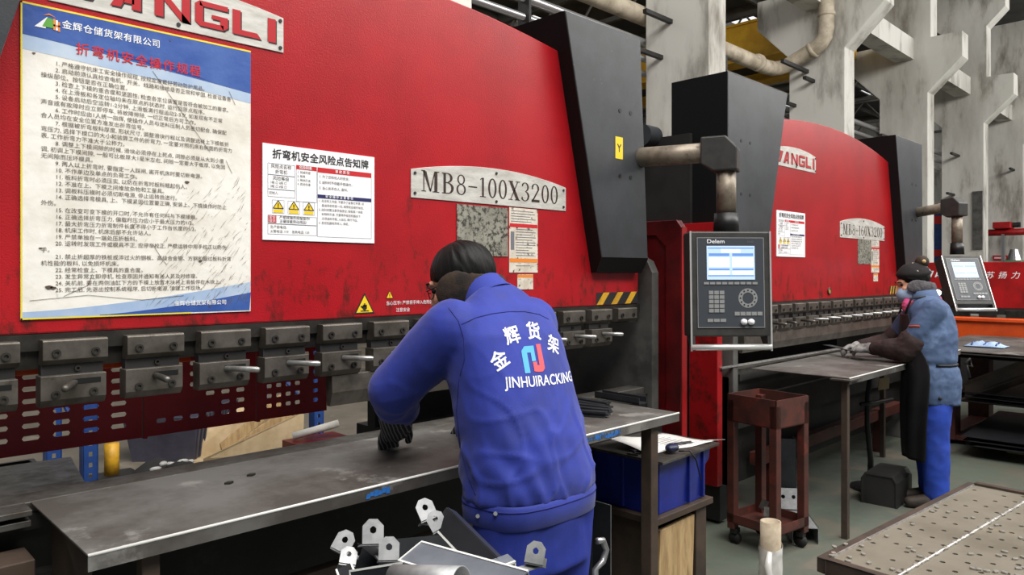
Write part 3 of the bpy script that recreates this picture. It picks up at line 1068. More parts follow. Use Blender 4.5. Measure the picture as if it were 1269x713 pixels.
# orange sensor boxes seen between the clamps
for i in (2, 3, 4):
    x = 0.074 + 0.208 * i - 0.035
    s = obj('sensor_box', B().box(x, x + 0.06, 2.40, 2.46, 1.215, 1.275), M['orange'], A, bevel=0.003)
    obj('sensor_cap', B().box(x - 0.002, x + 0.032, 2.392, 2.40, 1.245, 1.27), M['handle_alu'], s)

# operator arms and consoles
def arm(par, s0, el, c_top, r=0.05):
    s0, el, c_top = V(s0), V(el), V(c_top)
    obj('arm_tube', B().cyl(s0, el, r, n=20), M['arm'], par, True)
    d = (el - s0).normalized()
    u = V((0, 0, 1))
    w = d.cross(u)
    pr = []
    for a, z in ((-0.10, -0.062), (-0.10, 0.07), (0.02, 0.07), (0.075, 0.01), (0.075, -0.10), (-0.04, -0.10)):
        pr.append(el + d * a + u * z - w * 0.062)
    obj('elbow', B().prism(pr, w * 0.124), M['console'], par, bevel=0.008)
    top = V((el.x, el.y, el.z - 0.08)) + d * 0.015
    obj('drop_tube', B().cyl(top, V((top.x, top.y, c_top.z + 0.09)), r * 0.95, n=20), M['arm'], par, True)
    obj('swivel', B().cyl((top.x, top.y, c_top.z), (top.x, top.y, c_top.z + 0.10), r * 1.25, r * 1.15, n=20), M['black'], par, True)
    return top


cc = P(905.5, 352, 3.5)
arm(A, (3.1, 2.3, 2.09), P(896, 188, 3.62), V((0, 0, 1.69)))
console(A, cc, V((-0.66, -0.75, 0.04)), 0)
c2 = P(1199, 347, 6.35)
arm(B2, (7.5, 2.3, 2.05), P(1184, 255, 6.5), V((0, 0, 1.66)), r=0.045)
console(B2, c2, V((-0.6, -0.62, 0.40)), 0, wdt=0.34, hgt=0.46)

# maker's plates
def maker_plate(par, x0, x1, z0, zr, rise):
    o = obj('maker_plate', arch_plate(x0, x1, z0, zr, rise, 2.3, 0.004), M['alu'], par, bevel=0.001)
    for m, dx, dzz, yy in ((M['ink'], 0.004, -0.004, 2.2952), (M['plate_red'], 0, 0, 2.2945)):
        f = Flat((0, yy, 0))
        block_word(f, x1 - 0.647, z0 + 0.026, 0.078, 0.103, 0.015, dx, dzz)
        f.obj('lettering', m, o)
    r = B()
    for xx, zz in ((x0 + 0.02, z0 + 0.018), (x1 - 0.012, z0 + 0.014), (x0 + 0.02, zr - 0.012), (x1 - 0.012, zr - 0.012), ((x0 + x1) / 2, z0 + 0.014)):
        r.cyl((xx, 2.296, zz), (xx, 2.2925, zz), 0.006, n=10)
    obj('rivets', r, M['ink'], o)


def model_plate(par, x0, x1, z0, ze, rise, s):
    o = obj('model_plate', arch_plate(x0, x1, z0, ze, rise, 2.3, 0.004), M['alu'], par, bevel=0.001)
    f = Flat((0, 2.2952, 0))
    ws = {'M': 0.84, 'B': 0.56, '8': 0.5, '-': 0.46, '1': 0.36, '0': 0.46, '6': 0.5, 'X': 0.62, '3': 0.48, '2': 0.5}
    tot = sum(ws[c] for c in s) + 0.1 * (len(s) - 1)
    h = (x1 - x0) * 0.88 / tot
    k = h / 0.083                                        # wide set: figures keep the plate's full width
    ws = {c: v * k + 0.1 * (k - 1) for c, v in ws.items()}
    serif_text(f, s, x0 + (x1 - x0) * 0.055, z0 + 0.028, 0.083, ws)
    f.obj('lettering', M['plate_ink'], o)
    r = B()
    xm = (x0 + x1) / 2
    for xx, zz in ((x0 + 0.018, z0 + 0.018), (x1 - 0.018, z0 + 0.018), (x0 + 0.018, ze - 0.014), (x1 - 0.018, ze - 0.014), (xm, z0 + 0.014), (xm, ze + rise - 0.02)):
        r.cyl((xx, 2.296, zz), (xx, 2.2925, zz), 0.006, n=10)
    obj('rivets', r, M['ink'], o)


maker_plate(A, 0.51, 1.194, 2.236, 2.352, 0.03)
maker_plate(B2, 4.76, 5.42, 2.232, 2.35, 0.03)
model_plate(A, 1.723, 2.627, 1.79, 1.90, 0.045, 'MB8-100X3200')
model_plate(B2, 5.87, 6.84, 1.775, 1.90, 0.045, 'MB8-160X3200')

# hazard stripes at the right foot of the near ram
def hazard(par, x0, x1, z0, z1):
    f = Flat((0, 2.2985, 0))
    f.rect(x0, x1, z0, z1)
    o = f.obj('hazard_strip', M['ink'], par)
    f = Flat((0, 2.2978, 0))
    n = 3
    w = (x1 - x0) / n
    for i in range(n):
        a = x0 + w * i
        f.poly([(a + w * 0.0, z0), (a + w * 0.42, z0), (a + w * 0.9, z1), (a + w * 0.48, z1)])
    f.obj('stripes', M['stripe_yellow'], o)


a, b_ = face_pt(739, 376), face_pt(789, 376)
hazard(A, a.x, 3.205, 1.34, 1.40)
hazard(B2, 6.98, 7.17, 1.31, 1.38)

# oily data plate and label sheets glued under the model plates
def data_sheets(par, ox, first):
    z0, z1 = 1.57, 1.78
    x0, x1, x2 = ox + 1.955, ox + 2.245, ox + 2.445
    w = 'near' if first else 'farther'
    o = obj('data_plate', B().box(x0, x1, 2.2965, 2.2995, z0, z1), M['grimy_plate'])
    tag(o, 'oil-stained grey data plate under the model plate of the %s red press' % w, 'plate')
    s = thing('label_sheet', 'stained white label sheet with red and orange bands on the %s red press' % w, 'label', (x1, 2.2995, z0 - 0.07))
    obj('sheet', B().box(x1 + 0.01, x2 - 0.01, 2.2975, 2.2995, z0 - 0.07, z1 + 0.005), M['sticker_dirty'], s)
    f = Flat((0, 2.297, 0))
    f.rect(x1 + 0.012, x2 - 0.012, 1.70, 1.716)
    f.obj('band', M['print_red'], s)
    f = Flat((0, 2.297, 0))
    f.rect(x1 + 0.012, x2 - 0.012, 1.545, 1.562)
    f.obj('band', M['print_orange'], s)
    f = Flat((0, 2.297, 0))
    for k in range(22):
        z = 1.77 - k * 0.0115
        if abs(z - 1.708) > 0.014 and abs(z - 1.553) > 0.015:
            f.rect(x1 + (0.05 if k > 6 else 0.02), x2 - random.uniform(0.02, 0.08), z, z + 0.003)
    f.rect(x1 + 0.018, x1 + 0.04, 1.60, 1.68)
    f.obj('print_lines', M['grey_ink'], s)
    s = thing('small_label', 'small torn white label with an orange head low on the %s red press' % w, 'label', (x1, 2.2995, 1.43))
    obj('sheet', B().box(x1 + 0.06, x2 - 0.04, 2.2975, 2.2995, 1.425, 1.492), M['sticker_dirty'], s)
    f = Flat((0, 2.297, 0))
    f.rect(x1 + 0.06, x2 - 0.04, 1.478, 1.49)
    f.obj('band', M['print_orange'], s)


data_sheets(A, 0.0, True)
data_sheets(B2, 4.28, False)

# ---- the tall poster of operating rules
RULES = """1. 严格遵守机床工安全操作规程, 按规定穿戴好劳动防护用品。
2. 启动前须认真检查电机、开关、线路和接地是否正常和牢固, 检查设备各
<操纵部位、按钮是否在正确位置。
3. 检查上下模的重合度和坚固性; 检查各定位装置是否符合被加工的要求。
4. 在上滑板和各定位轴均未在原点的状态时, 运行回原点程序。
5. 设备启动后空运转1-2分钟, 上滑板满行程运动2-3次, 如发现有不正常
<声音或有故障时应立即停车, 将故障排除, 一切正常后方可工作。
6. 工作时应由1人统一指挥, 使操作人员与送料压制人员密切配合, 确保配
<合人员均在安全位置方准发出折弯信号。
7. 根据被折弯板料厚度, 形状尺寸, 调整滑块行程以及调整选择上下模板折
<弯压力, 选择下模口的大小和验算工件的折弯力, 一定要对照机床右侧面的折弯力
<表, 工作折弯力不准大于公称力。
8. 调整上下模间隙的时候, 滑块必须停在上死点, 间隙必须是从大到小重
<调, 初调上下模间隙, 一般可比板厚大1毫米左右, 间隙一定要大于板厚, 以免因
<无间隙而压坏模具。
9. 两人以上折弯时, 要指定一人踩闸, 离开机床时要切断电源。
10. 不作单边及单点的负荷工作。
11. 板料折弯时必须压实, 以防在折弯时板料翘起伤人。
12. 不准在上、下模之间堆放杂物和工量具。
13. 调板料压模时必须切断电源, 停止运转后进行。
14. 正确选择弯模具, 上、下模紧固位置要正确, 安装上、下模操作时防止
<外伤。
15. 在改变可变下模的开口时, 不允许有任何料与下模接触。
16. 正确选择折弯压力, 偏载时压力应小于最大压力的1/2。
17. 最大折弯压力折弯制件长度不得小于工作台长度的1/3。
18. 机床工作时, 机床后部不允许站人。
19. 严禁单独在一端处压折板料。
20. 运转时发现工件或模具不正, 应停车校正, 严禁运转中用手校正以防伤
<手。
21. 禁止折超厚的铁板或淬过火的钢板、高级合金钢、方钢和超过板料折弯
<机性能的板料, 以免损坏机床。
22. 经常检查上、下模具的重合度。
23. 发生异常立即停机, 检查原因并通知有关人员及时修理。
24. 关机前, 要在两侧油缸下方的下模上放置木块将上滑板停在木块上。
25. 完工后, 先退出控制系统程序, 后切断电源, 清理工作现场。"""
X0, X1, Z0, Z1 = 0.447, 1.079, 1.375, 2.218
po = thing('rules_poster', 'tall worn poster of numbered machine rules with blue header and red title', 'poster', (0.763, 2.3, Z0))
sheet = obj('sheet', B().box(X0, X1, 2.2955, 2.2995, Z0, Z1), M['poster'], po)
W, H = X1 - X0, Z1 - Z0


def wave(u, lo, amp):
    return lo + amp * math.sin(u * 2.6 + 0.3)


f = Flat((X0, 2.2951, Z0))
n = 20
top = [(W * k / n, H - 0.002) for k in range(n, -1, -1)]
f.poly([(W * k / n, wave(k / n, H * 0.862, -0.012) - 0.045 * (k / n) ** 2 - 0.006) for k in range(n + 1)] + top)
f.obj('header_sweep', M['poster_blue_mid'], po)
f = Flat((X0, 2.2947, Z0))
f.poly([(W * k / n, wave(k / n, H * 0.9, -0.008) - 0.052 * (k / n) ** 1.6) for k in range(n + 1)] + top)
f.obj('header', M['poster_blue'], po)
f = Flat((X0, 2.2944, Z0))
f.poly([(W * (0.28 + 0.5 * k / n), H * 0.892 - 0.03 * (k / n)) for k in range(n + 1)] + [(W * (0.28 + 0.5 * k / n), H * 0.892 - 0.03 * (k / n) + 0.012 * math.sin(PI * k / n)) for k in range(n, -1, -1)])
f.obj('header_streak', M['poster_blue_deep'], po)
f = Flat((X0, 2.2951, Z0))
f.poly([(0.004, 0.004), (W - 0.004, 0.004)] + [(W * k / n, 0.02 + 0.075 * (k / n) ** 1.5) for k in range(n, -1, -1)])
f.obj('footer', M['poster_blue_mid'], po)
f = Flat((X0, 2.2948, Z0))
f.poly([(W * 0.3, 0.004), (W - 0.004, 0.004)] + [(W * (0.3 + 0.7 * k / n), 0.006 + 0.055 * (k / n) ** 1.4) for k in range(n, -1, -1)])
f.obj('footer_sweep', M['poster_blue'], po)
f = Flat((X0, 2.2945, Z0))
f.rect(0, W, H - 0.005, H).rect(0, 0.004, 0, H).rect(0, W * 0.7, 0, 0.004)
f.obj('edging', M['yellow_line'], po)
letters('lettering', po, M['white'], '金辉仓储货架有限公司', 0.0246, (X0 + 0.095, 2.2938, Z0 + H * 0.942), spacing=1.1, bold=0.018)
letters('lettering', po, M['print_red'], '折弯机安全操作规程', 0.035, (X0 + 0.128, 2.2938, Z0 + H * 0.867), spacing=1.2, bold=0.02)
letters('lettering', po, M['white'], '金辉仓储货架有限公司', 0.016, (X0 + W * 0.62, 2.2938, Z0 + 0.026), bold=0.02)
yy = Z0 + H * 0.816
for ln in RULES.split('\n'):
    left = ln.startswith('<')
    ln = ln.lstrip('<')
    em = sum(1.0 if ord(c) > 0x2000 else 0.52 for c in ln)
    sz = min(0.0150, (W - (0.075 if left else 0.112)) / em)
    letters('rule_text', po, M['ink_soft'], ln, sz, (X0 + (0.046 if left else 0.08), 2.2942, yy))
    yy -= 0.0181
# scuffs: a field of slanting scratches at the lower right and a few creases
f = Flat((X0, 2.2940, Z0))
rs = random.Random(3)
for k in range(330):
    x, y = W * (0.42 + 0.57 * rs.random() ** 0.8), H * (0.03 + 0.47 * rs.random() ** 1.15)
    if x < W * 0.5 + y * 0.45 - 0.02 and rs.random() < 0.8:
        continue
    ln, a_ = rs.uniform(0.008, 0.05), math.radians(rs.gauss(52, 9))
    w_ = rs.uniform(0.0002, 0.0007)
    dx, dy = math.cos(a_) * ln / 2, math.sin(a_) * ln / 2
    px_, py_ = -math.sin(a_) * w_, math.cos(a_) * w_
    if 0.004 < x - dx and x + dx < W - 0.003 and y - dy > 0.004:
        f.poly([(x - dx, y - dy), (x + px_, y + py_), (x + dx, y + dy), (x - px_, y - py_)])
f.obj('scratches', M['scuff'], po)
f = Flat((X0, 2.2939, Z0))
for p_ in ([(.02, .05), (.16, .062), (.3, .045), (.42, .055)], [(.33, .21), (.36, .16), (.37, .15)], [(.1, .06), (.16, .09), (.17, .12)], [(.33, .72), (.4, .63), (.5, .5)], [(.55, .48), (.57, .44)], [(.56, .70), (.58, .66)]):
    for (xa, ya), (xb, yb) in zip(p_, p_[1:]):
        d_ = (V((xb, yb)) - V((xa, ya))).normalized() * 0.0006
        f.poly([(xa - d_.y, ya + d_.x), (xb - d_.y, yb + d_.x), (xb + d_.y, yb - d_.x), (xa + d_.y, ya - d_.x)])
for (x, y, r) in ((.065, .085, .009), (.075, .083, .007), (.03, .71, .004), (.045, .19, .004), (.43, .40, .007), (.5, .02, .004), (.47, .16, .006), (.38, .82, .003)):
    f.poly([(x + r * math.cos(q) * (1 + .3 * math.sin(3 * q)), y + r * .6 * math.sin(q)) for q in [2 * PI * k / 10 for k in range(10)]])
f.obj('crease_markings', M['ink_soft'], po)
# the little house-and-hill emblem
f = Flat((X0 + 0.031, 2.2938, Z0 + H * 0.928))
f.poly([(0, 0), (0.03, 0.032), (0.026, 0.0)]).rect(0.05, 0.055, 0.0, 0.028)
f.obj('emblem_white', M['white'], po)
f = Flat((X0 + 0.031, 2.2934, Z0 + H * 0.928))
f.poly([(0.018, 0.004), (0.03, 0.03), (0.044, 0.028), (0.044, 0.004)])
f.obj('emblem_green', M['print_green'], po)
f = Flat((X0 + 0.031, 2.2932, Z0 + H * 0.928))
f.rect(0.044, 0.049, 0.0, 0.03).rect(0.055, 0.06, -0.002, 0.024).rect(0.044, 0.06, 0.01, 0.015).poly([(0.02, 0.034), (0.034, 0.042), (0.05, 0.034), (0.034, 0.038)])
f.obj('emblem_orange', M['print_orange'], po)


# ---- risk notice boards
def risk_sign(x0, x1, z0, z1, lab):
    s = thing('risk_notice', lab, 'sign', ((x0 + x1) / 2, 2.3, z0), 'white risk notices on the presses')
    w, h = x1 - x0, z1 - z0
    obj('board', B().box(x0, x1, 2.2955, 2.2995, z0, z1), M['white_board'], s)
    at = lambda u, v, y=2.2945: (x0 + u * w, y, z0 + v * h)
    letters('lettering', s, M['ink'], '折弯机安全风险点告知牌', w * 0.078, at(0.075, 0.86), bold=0.03, spacing=1.02)
    f = Flat((x0, 2.2951, z0))
    for a, b, c, d in ((.04, .265, .68, .80), (.04, .265, .53, .68), (.04, .265, .45, .53), (.275, .455, .42, .80), (.46, .97, .50, .78), (.46, .97, .05, .50), (.04, .455, .17, .26), (.04, .455, .06, .17)):
        f.frame(a * w, b * w, c * h, d * h, 0.0012)
    for a in (.075, .205, .335):
        f.frame(a * w, (a + .1) * w, .28 * h, .42 * h, 0.001)
    f.obj('table_lines', M['grey_ink'], s)
    f = Flat((x0, 2.2950, z0))
    f.rect(.275 * w, .455 * w, .765 * h, .81 * h).rect(.46 * w, .97 * w, .755 * h, .81 * h)
    f.obj('red_heads', M['print_red'], s)
    f = Flat((x0, 2.2948, z0))
    f.rect(.045 * w, .11 * w, .18 * h, .255 * h)
    f.obj('red_seal', M['print_red'], s)
    f = Flat((x0, 2.2948, z0))
    f.rect(.46 * w, .97 * w, .475 * h, .515 * h)
    f.obj('navy_head', M['print_navy'], s)
    for a in (.075, .205, .335):
        f = Flat((x0, 2.2949, z0))
        f.poly([((a + .012) * w, .335 * h), ((a + .088) * w, .335 * h), ((a + .05) * w, .41 * h)])
        f.rect((a + .01) * w, (a + .09) * w, .288 * h, .322 * h)
        f.obj('warning_mark', M['yellow'], s)
    f = Flat((x0, 2.2946, z0))
    for a in (.075, .205, .335):
        c = (a + .05) * w
        for p, q in ((((a + .008) * w, .333 * h), ((a + .092) * w, .333 * h)), (((a + .092) * w, .333 * h), (c, .415 * h)), ((c, .415 * h), ((a + .008) * w, .333 * h))):
            d = (V((q[0], q[1])) - V((p[0], p[1]))).normalized()
            k = V((-d.y, d.x)) * 0.0014
            f.poly([(p[0] - k.x, p[1] - k.y), (q[0] - k.x, q[1] - k.y), (q[0] + k.x, q[1] + k.y), (p[0] + k.x, p[1] + k.y)])
        f.rect(c - 0.002, c + 0.002, .355 * h, .385 * h).disc(c, .346 * h, 0.0022, n=8)
    f.obj('triangle_marks', M['ink'], s)
    T = lambda b, sz, u, v, m=M['ink_soft'], **k: letters('print_text', s, m, b, sz * w, at(u, v), **k)
    T('风险点名称', .034, .065, .755), T('折弯机', .034, .1, .70)
    T('风险等级', .034, .08, .63), T('1级 □ 2级 □', .024, .06, .59), T('3级 □ 4级 □', .024, .06, .55)
    T('控制人:', .024, .05, .48)
    T('危险因素', .028, .3, .775, M['white'], bold=.02), T('事 故 类 型', .028, .62, .77, M['white'], bold=.02), T('安 全 操 作 注 意 事 项', .026, .53, .485, M['white'], bold=.02)
    T('1. 机械伤害\n2. 触电\n3. 物体打击\n4. 其他伤害', .023, .285, .725, line=1.35)
    T('1. 为了您和他人的安全。\n2. 送料时不得戴手套操作。\n3. 当心夹手伤人, 废料。', .027, .475, .70, line=1.7)
    T('1. 在没有工作前, 不要为了省事打开罩, 设\n    备运转前检查一切, 保障安全操作状态。\n2. 送料时要注意手指安全, 吸取其一块板\n    料物料不准, 不要用手按压机器台下,\n    必须送料平稳, 人站位, 再行下压。\n3. 发现机器有异样人, 停机。', .0235, .472, .435, line=1.5)
    T('严格按操作规程操作!\n正确穿戴劳动用品!', .028, .135, .228, M['ink'], line=1.1)
    T('安全\n提示', .027, .05, .225, M['white'], line=1.0)
    T('生产部电话:', .026, .06, .125), T('火警电话: 119    急救电话: 120', .025, .06, .08)
    return s


risk_sign(0.487 * 2.3, 0.676 * 2.3, 1.608, 1.926, 'white printed risk notice board between the rules poster and the model plate')
risk_sign(4.79, 5.235, 1.61, 1.925, 'white printed risk notice board on the farther press, beside the hanging console')


# ---- small stickers
def tri_sticker(x, z, s, lab, hand=True):
    o = thing('warning_sticker', lab, 'sticker', (x, 2.2995, z))
    f = Flat((x, 2.2985, z))
    f.poly([(-s * .5, 0), (s * .5, 0), (0, s * .88)])
    f.obj('border', M['ink'], o)
    f = Flat((x, 2.2978, z))
    f.poly([(-s * .4, s * .055), (s * .4, s * .055), (0, s * .76)])
    f.obj('field', M['yellow'], o)
    f = Flat((x, 2.297, z))
    if hand:
        f.disc(0, s * .26, s * .11).rect(-s * .2, s * .2, s * .1, s * .14)
        for a in (-.08, -.025, .03, .085):
            f.rect(s * (a - .018), s * (a + .018), s * .28, s * (.46 - abs(a)))
        f.poly([(-s * .1, s * .22), (-s * .2, s * .3), (-s * .17, s * .34), (-s * .06, s * .3)])
    else:
        f.rect(-s * .04, s * .04, s * .26, s * .55).disc(0, s * .17, s * .05)
    f.obj('pictogram', M['ink'], o)
    return o


q = face_pt(451.5, 389)
tri_sticker(q.x, q.z, 0.088, 'yellow triangle sticker with a black hand low on the near red ram')
q = face_pt(482.5, 370)
tri_sticker(q.x, q.z, 0.034, 'tiny yellow triangle sticker above the white words on the near ram', False)
q = face_pt(478, 378)
o = thing('warning_words', 'faded white line of warning words beside the bent worker', 'sticker', (q.x, 2.2995, q.z))
letters('lettering', o, M['white'], '当心压手! 严禁将手伸入危险区', 0.0165, (q.x, 2.298, q.z))
letters('lettering', o, M['white'], '注意安全', 0.0165, (q.x + 0.045, 2.298, q.z - 0.027))
q = onY(767, 197, 2.22)
o = thing('yellow_tag', 'yellow sticker with a black Y on the slanted grey shroud', 'sticker', (q.x, 2.2195, q.z))
f = Flat((q.x - 0.03, 2.2185, q.z))
f.rect(0, 0.06, 0, 0.108)
f.obj('field', M['yellow'], o)
letters('lettering', o, M['ink'], 'Y', 0.055, (q.x, 2.2178, q.z + 0.034), align='CENTER', bold=0.02)
q = face_pt(1027, 361)
o = thing('eye_plug', 'small brass plug low on the farther red ram', 'plug', (q.x, 2.3, q.z))
obj('ring', B().tube([(q.x + 0.022 * math.cos(a * PI / 8), 2.295, q.z + 0.022 * math.sin(a * PI / 8)) for a in range(16)], 0.007, 8, closed=True), M['brown'], o, True)
obj('core', B().cyl((q.x, 2.302, q.z), (q.x, 2.292, q.z), 0.016, n=12), M['stripe_yellow'], o)

# ================================================================== work tables
def table(lab, x0, x1, y0, y1, z, legs, mtop, group=None):
    t = thing('work_table', lab, 'table', ((x0 + x1) / 2, (y0 + y1) / 2, 0), group)
    obj('table_top', B().box(x0, x1, y0, y1, z - 0.005, z), mtop, t, bevel=0.001)
    obj('front_flange', B().box(x0, x1, y0 - 0.003, y0 + 0.002, z - 0.037, z - 0.001), mtop, t)
    obj('edge_glint', B().cyl((x0, y0 - .001, z - .0022), (x1, y0 - .001, z - .0022), .0038, n=12), M['cut_edge'], t, True)  # pale tube: the skylight's reflection on the edge is in its colour
    obj('end_flange', B().box(x1 - 0.003, x1 + 0.002, y0, y1, z - 0.037, z - 0.001), mtop, t)
    for (lx, ly, w) in legs:
        obj('leg', B().box(lx - w, lx + w, ly - w, ly + w, 0, z - 0.006), M['brown'], t, bevel=0.003)
    return t


T1 = table('long steel table with a blue paint smear, under the worker in the blue jacket', 0.462, 2.735, 1.75, 2.258, 0.90, ((0.60, 1.80, 0.02), (2.585, 1.795, 0.026), (2.62, 2.18, 0.024)), M['table'])
# side plate, gusset and paint smears
obj('side_bracket', B().box(0.50, 0.512, 1.98, 2.212, 0.25, 0.893), M['brown'], T1)
obj('gusset', B().prism([(0.485, 1.79, 0.893), (0.485, 2.1, 0.893), (0.485, 1.86, 0.77)], (0.006, 0, 0)), M['brown'], T1)
obj('shelf_rail', B().box(0.5, 1.75, 1.95, 1.99, 0.56, 0.62).box(0.62, 0.66, 1.8, 2.18, 0.56, 0.62), M['brown'], T1)
f = Flat((0, 1.7455, 0))
for xa, xb in ((1.155, 1.235), (2.04, 2.32)):
    nn = int((xb - xa) / 0.012)
    for k in range(nn):
        x = xa + (xb - xa) * k / nn
        f.rect(x, x + 0.014, 0.868 + random.uniform(0, 0.008), 0.886 + random.uniform(-0.006, 0.008))
f.obj('paint_smear', M['blue_paint'], T1)

T2 = table('steel table in front of the farther press, under the woman\'s gloved hands', 4.24, 6.42, 1.61, 2.2, 0.91, ((4.265, 1.64, 0.018), (6.06, 1.635, 0.018), (6.36, 2.15, 0.018)), M['table'])
obj('corner_plate', B().box(4.20, 4.36, 1.585, 1.70, 0.895, 0.903), M['steel'], T2)

# flat bars and offcuts lying on the near table
bun = thing('flat_bar_bundle', 'bundle of dark flat bars lying on the right part of the near table', 'steel bars', (2.5, 1.95, 0.90))
c0 = onZ(703, 508, 0.90)
for i in range(3):
    for k in range(5):
        a = onZ(700, 497 + k * 4.2, 0.90) + V((random.uniform(-.01, .01), 0, 0))
        b_ = onZ(751 + random.uniform(-4, 8), 506 + k * 3.0, 0.90)
        d = (b_ - a).normalized()
        w = V((-d.y, d.x, 0)) * 0.016
        z = V((0, 0, i * 0.009))
        e = obj('flat_bar', B().prism([a + z - w, b_ + z - w, b_ + z + w, a + z + w], (0, 0, 0.007)), M['dark_zinc'], bun)
bar = thing('channel_bar', 'dark channel bar lying behind the flat bars on the near table', 'steel bar', onZ(770, 494, 0.90))
a, b_ = onZ(742, 492, 0.9), onZ(797, 501, 0.9)
d = (b_ - a).normalized()
w = V((-d.y, d.x, 0)) * 0.03
obj('web', B().prism([a - w, b_ - w, b_ + w, a + w], (0, 0, 0.006)), M['dark_zinc'], bar)
for s in (-1, 1):
    obj('flange', B().prism([a + w * s * 0.86, b_ + w * s * 0.86, b_ + w * s, a + w * s], (0, 0, 0.03)), M['dark_zinc'], bar)
for (px, py), ln in zip(((283.5, 600), (311, 590)), ('the nearer of two', 'the farther of two')):
    q = onZ(px, py, 0.9)
    o = obj('steel_offcut', B().prism([q + V((-.013, 0, 0)), q + V((0, -.009, 0)), q + V((.014, 0, 0)), q + V((.002, .01, 0))], (0, 0, 0.006)), M['steel_dark'])
    tag(o, '%s small steel offcuts on the bare left half of the near table' % ln, 'offcut', 'offcuts on the near table')
# the bright strip being bent at the farther press and the piece in the hands
a, b_ = V((3.96, 2.235, 0.928)), V((6.0, 2.235, 0.915))
o = obj('bright_strip', B().prism([a, b_, b_ + V((0, .022, 0)), a + V((0, .022, 0))], (0, 0, 0.009)), M['edge'])
tag(o, 'long bright steel strip lying along the die of the farther press', 'steel strip')

# ---------------------------------------------------------------- left end: bed rails and floor clutter behind the machine
lb = obj('bed_end_block', B().box(-0.3, 0.44, 2.10, 2.215, 0.75, 0.80).box(-0.3, 0.43, 2.14, 2.215, 0.3, 0.75), M['brown'], A, bevel=0.003)
obj('bed_rail', B().box(-0.3, 0.45, 2.18, 2.26, 0.885, 0.90).box(-0.3, 0.45, 2.19, 2.26, 0.855, 0.872), M['steel'], A, bevel=0.002)
s = B()
for (x, z) in ((0.36, 0.66), (0.2, 0.66), (0.36, 0.5)):
    s.cyl((x, 2.142, z), (x, 2.125, z), 0.014, n=6)
obj('bolt', s, M['steel_dark'], lb)

bx = thing('steel_crate', 'grey steel crate standing behind the left end of the near press', 'crate', (0.55, 3.2, 0))
obj('crate_wall', B().box(0.02, 0.75, 3.0, 3.02, 0.05, 0.72).box(0.02, 0.75, 3.6, 3.62, 0.05, 0.72).box(0.73, 0.75, 3.02, 3.6, 0.05, 0.72).box(0.02, 0.04, 3.02, 3.6, 0.05, 0.72).box(0.02, 0.75, 3.0, 3.62, 0.03, 0.06), M['frame_grey'], bx, bevel=0.003)
for x in (0.08, 0.7):
    obj('foot', B().box(x - 0.04, x + 0.04, 3.05, 3.12, 0, 0.05).box(x - 0.04, x + 0.04, 3.5, 3.57, 0, 0.05), M['dark'], bx)
o = obj('embossed_sheet', B().prism([(0.0, 2.95, 0.722), (0.78, 2.95, 0.722), (0.86, 3.5, 0.722), (0.0, 3.55, 0.722)], (0, 0, 0.006)), M['steel'])
tag(o, 'bright embossed metal sheet lying on the steel crate behind the near press', 'sheet')


def rack_frame(lab, pts, h=2.6):
    t = thing('rack_upright', lab, 'rack', pts[0], 'blue rack uprights behind the press')
    for p in pts:
        b = B()
        w = 0.045
        for sx in (-1, 1):
            b.box(p.x + sx * w - 0.003, p.x + sx * w + 0.003, p.y - w, p.y + w, 0, h)
        z = 0.05
        while z < h - 0.06:                             # front face with real slots
            out = [(p.x - w, p.y - w, z), (p.x, p.y - w, z), (p.x + w, p.y - w, z), (p.x + w, p.y - w, z + .0375), (p.x + w, p.y - w, z + .075), (p.x, p.y - w, z + .075), (p.x - w, p.y - w, z + .075), (p.x - w, p.y - w, z + .0375)]
            inn = [(p.x + a * .012, p.y - w, z + .0375 + c * .016) for a, c in ((-1, -1), (0, -1), (1, -1), (1, 0), (1, 1), (0, 1), (-1, 1), (-1, 0))]
            b.holed(out, inn, (0, 0.004, 0), rim=False)
            z += 0.075
        obj('post', b, M['rack_blue'], t)
        obj('foot_plate', B().box(p.x - 0.07, p.x + 0.07, p.y - 0.07, p.y + 0.07, 0, 0.006), M['rack_blue'], t)
    br = B()
    a, c = pts[0], pts[1]
    z = 0.25
    k = 0
    while z < h - 0.6:
        p, q = (a, c) if k % 2 == 0 else (c, a)
        br.tube([p + V((0, 0, z)), q + V((0, 0, z + 0.5))], 0.016, 6)
        z += 0.5
        k += 1
    obj('brace', br, M['rack_blue'], t)
    return t


f1, f2 = onZ(72, 612, 0), onZ(110, 604, 0)
rack_frame('blue slotted rack upright behind the press, beside the yellow bollard', [f2, V((f1.x, f1.y + 0.15, 0))])
f1, f2 = onZ(392, 548, 0), onZ(322, 541, 0)
rack_frame('blue slotted rack upright behind the press, beyond the cardboard box', [f1, V((f2.x, f2.y, 0))])
q = onZ(138.5, 590, 0)
bo = thing('bollard', 'short yellow post standing on the floor behind the near press', 'bollard', q)
obj('post', B().cyl(q + V((0, 0, 0.012)), q + V((0, 0, 0.24)), 0.05, n=20), M['stripe_yellow'], bo, True)
obj('base', B().box(q.x - 0.16, q.x + 0.16, q.y - 0.1, q.y + 0.1, 0, 0.012), M['dark'], bo)

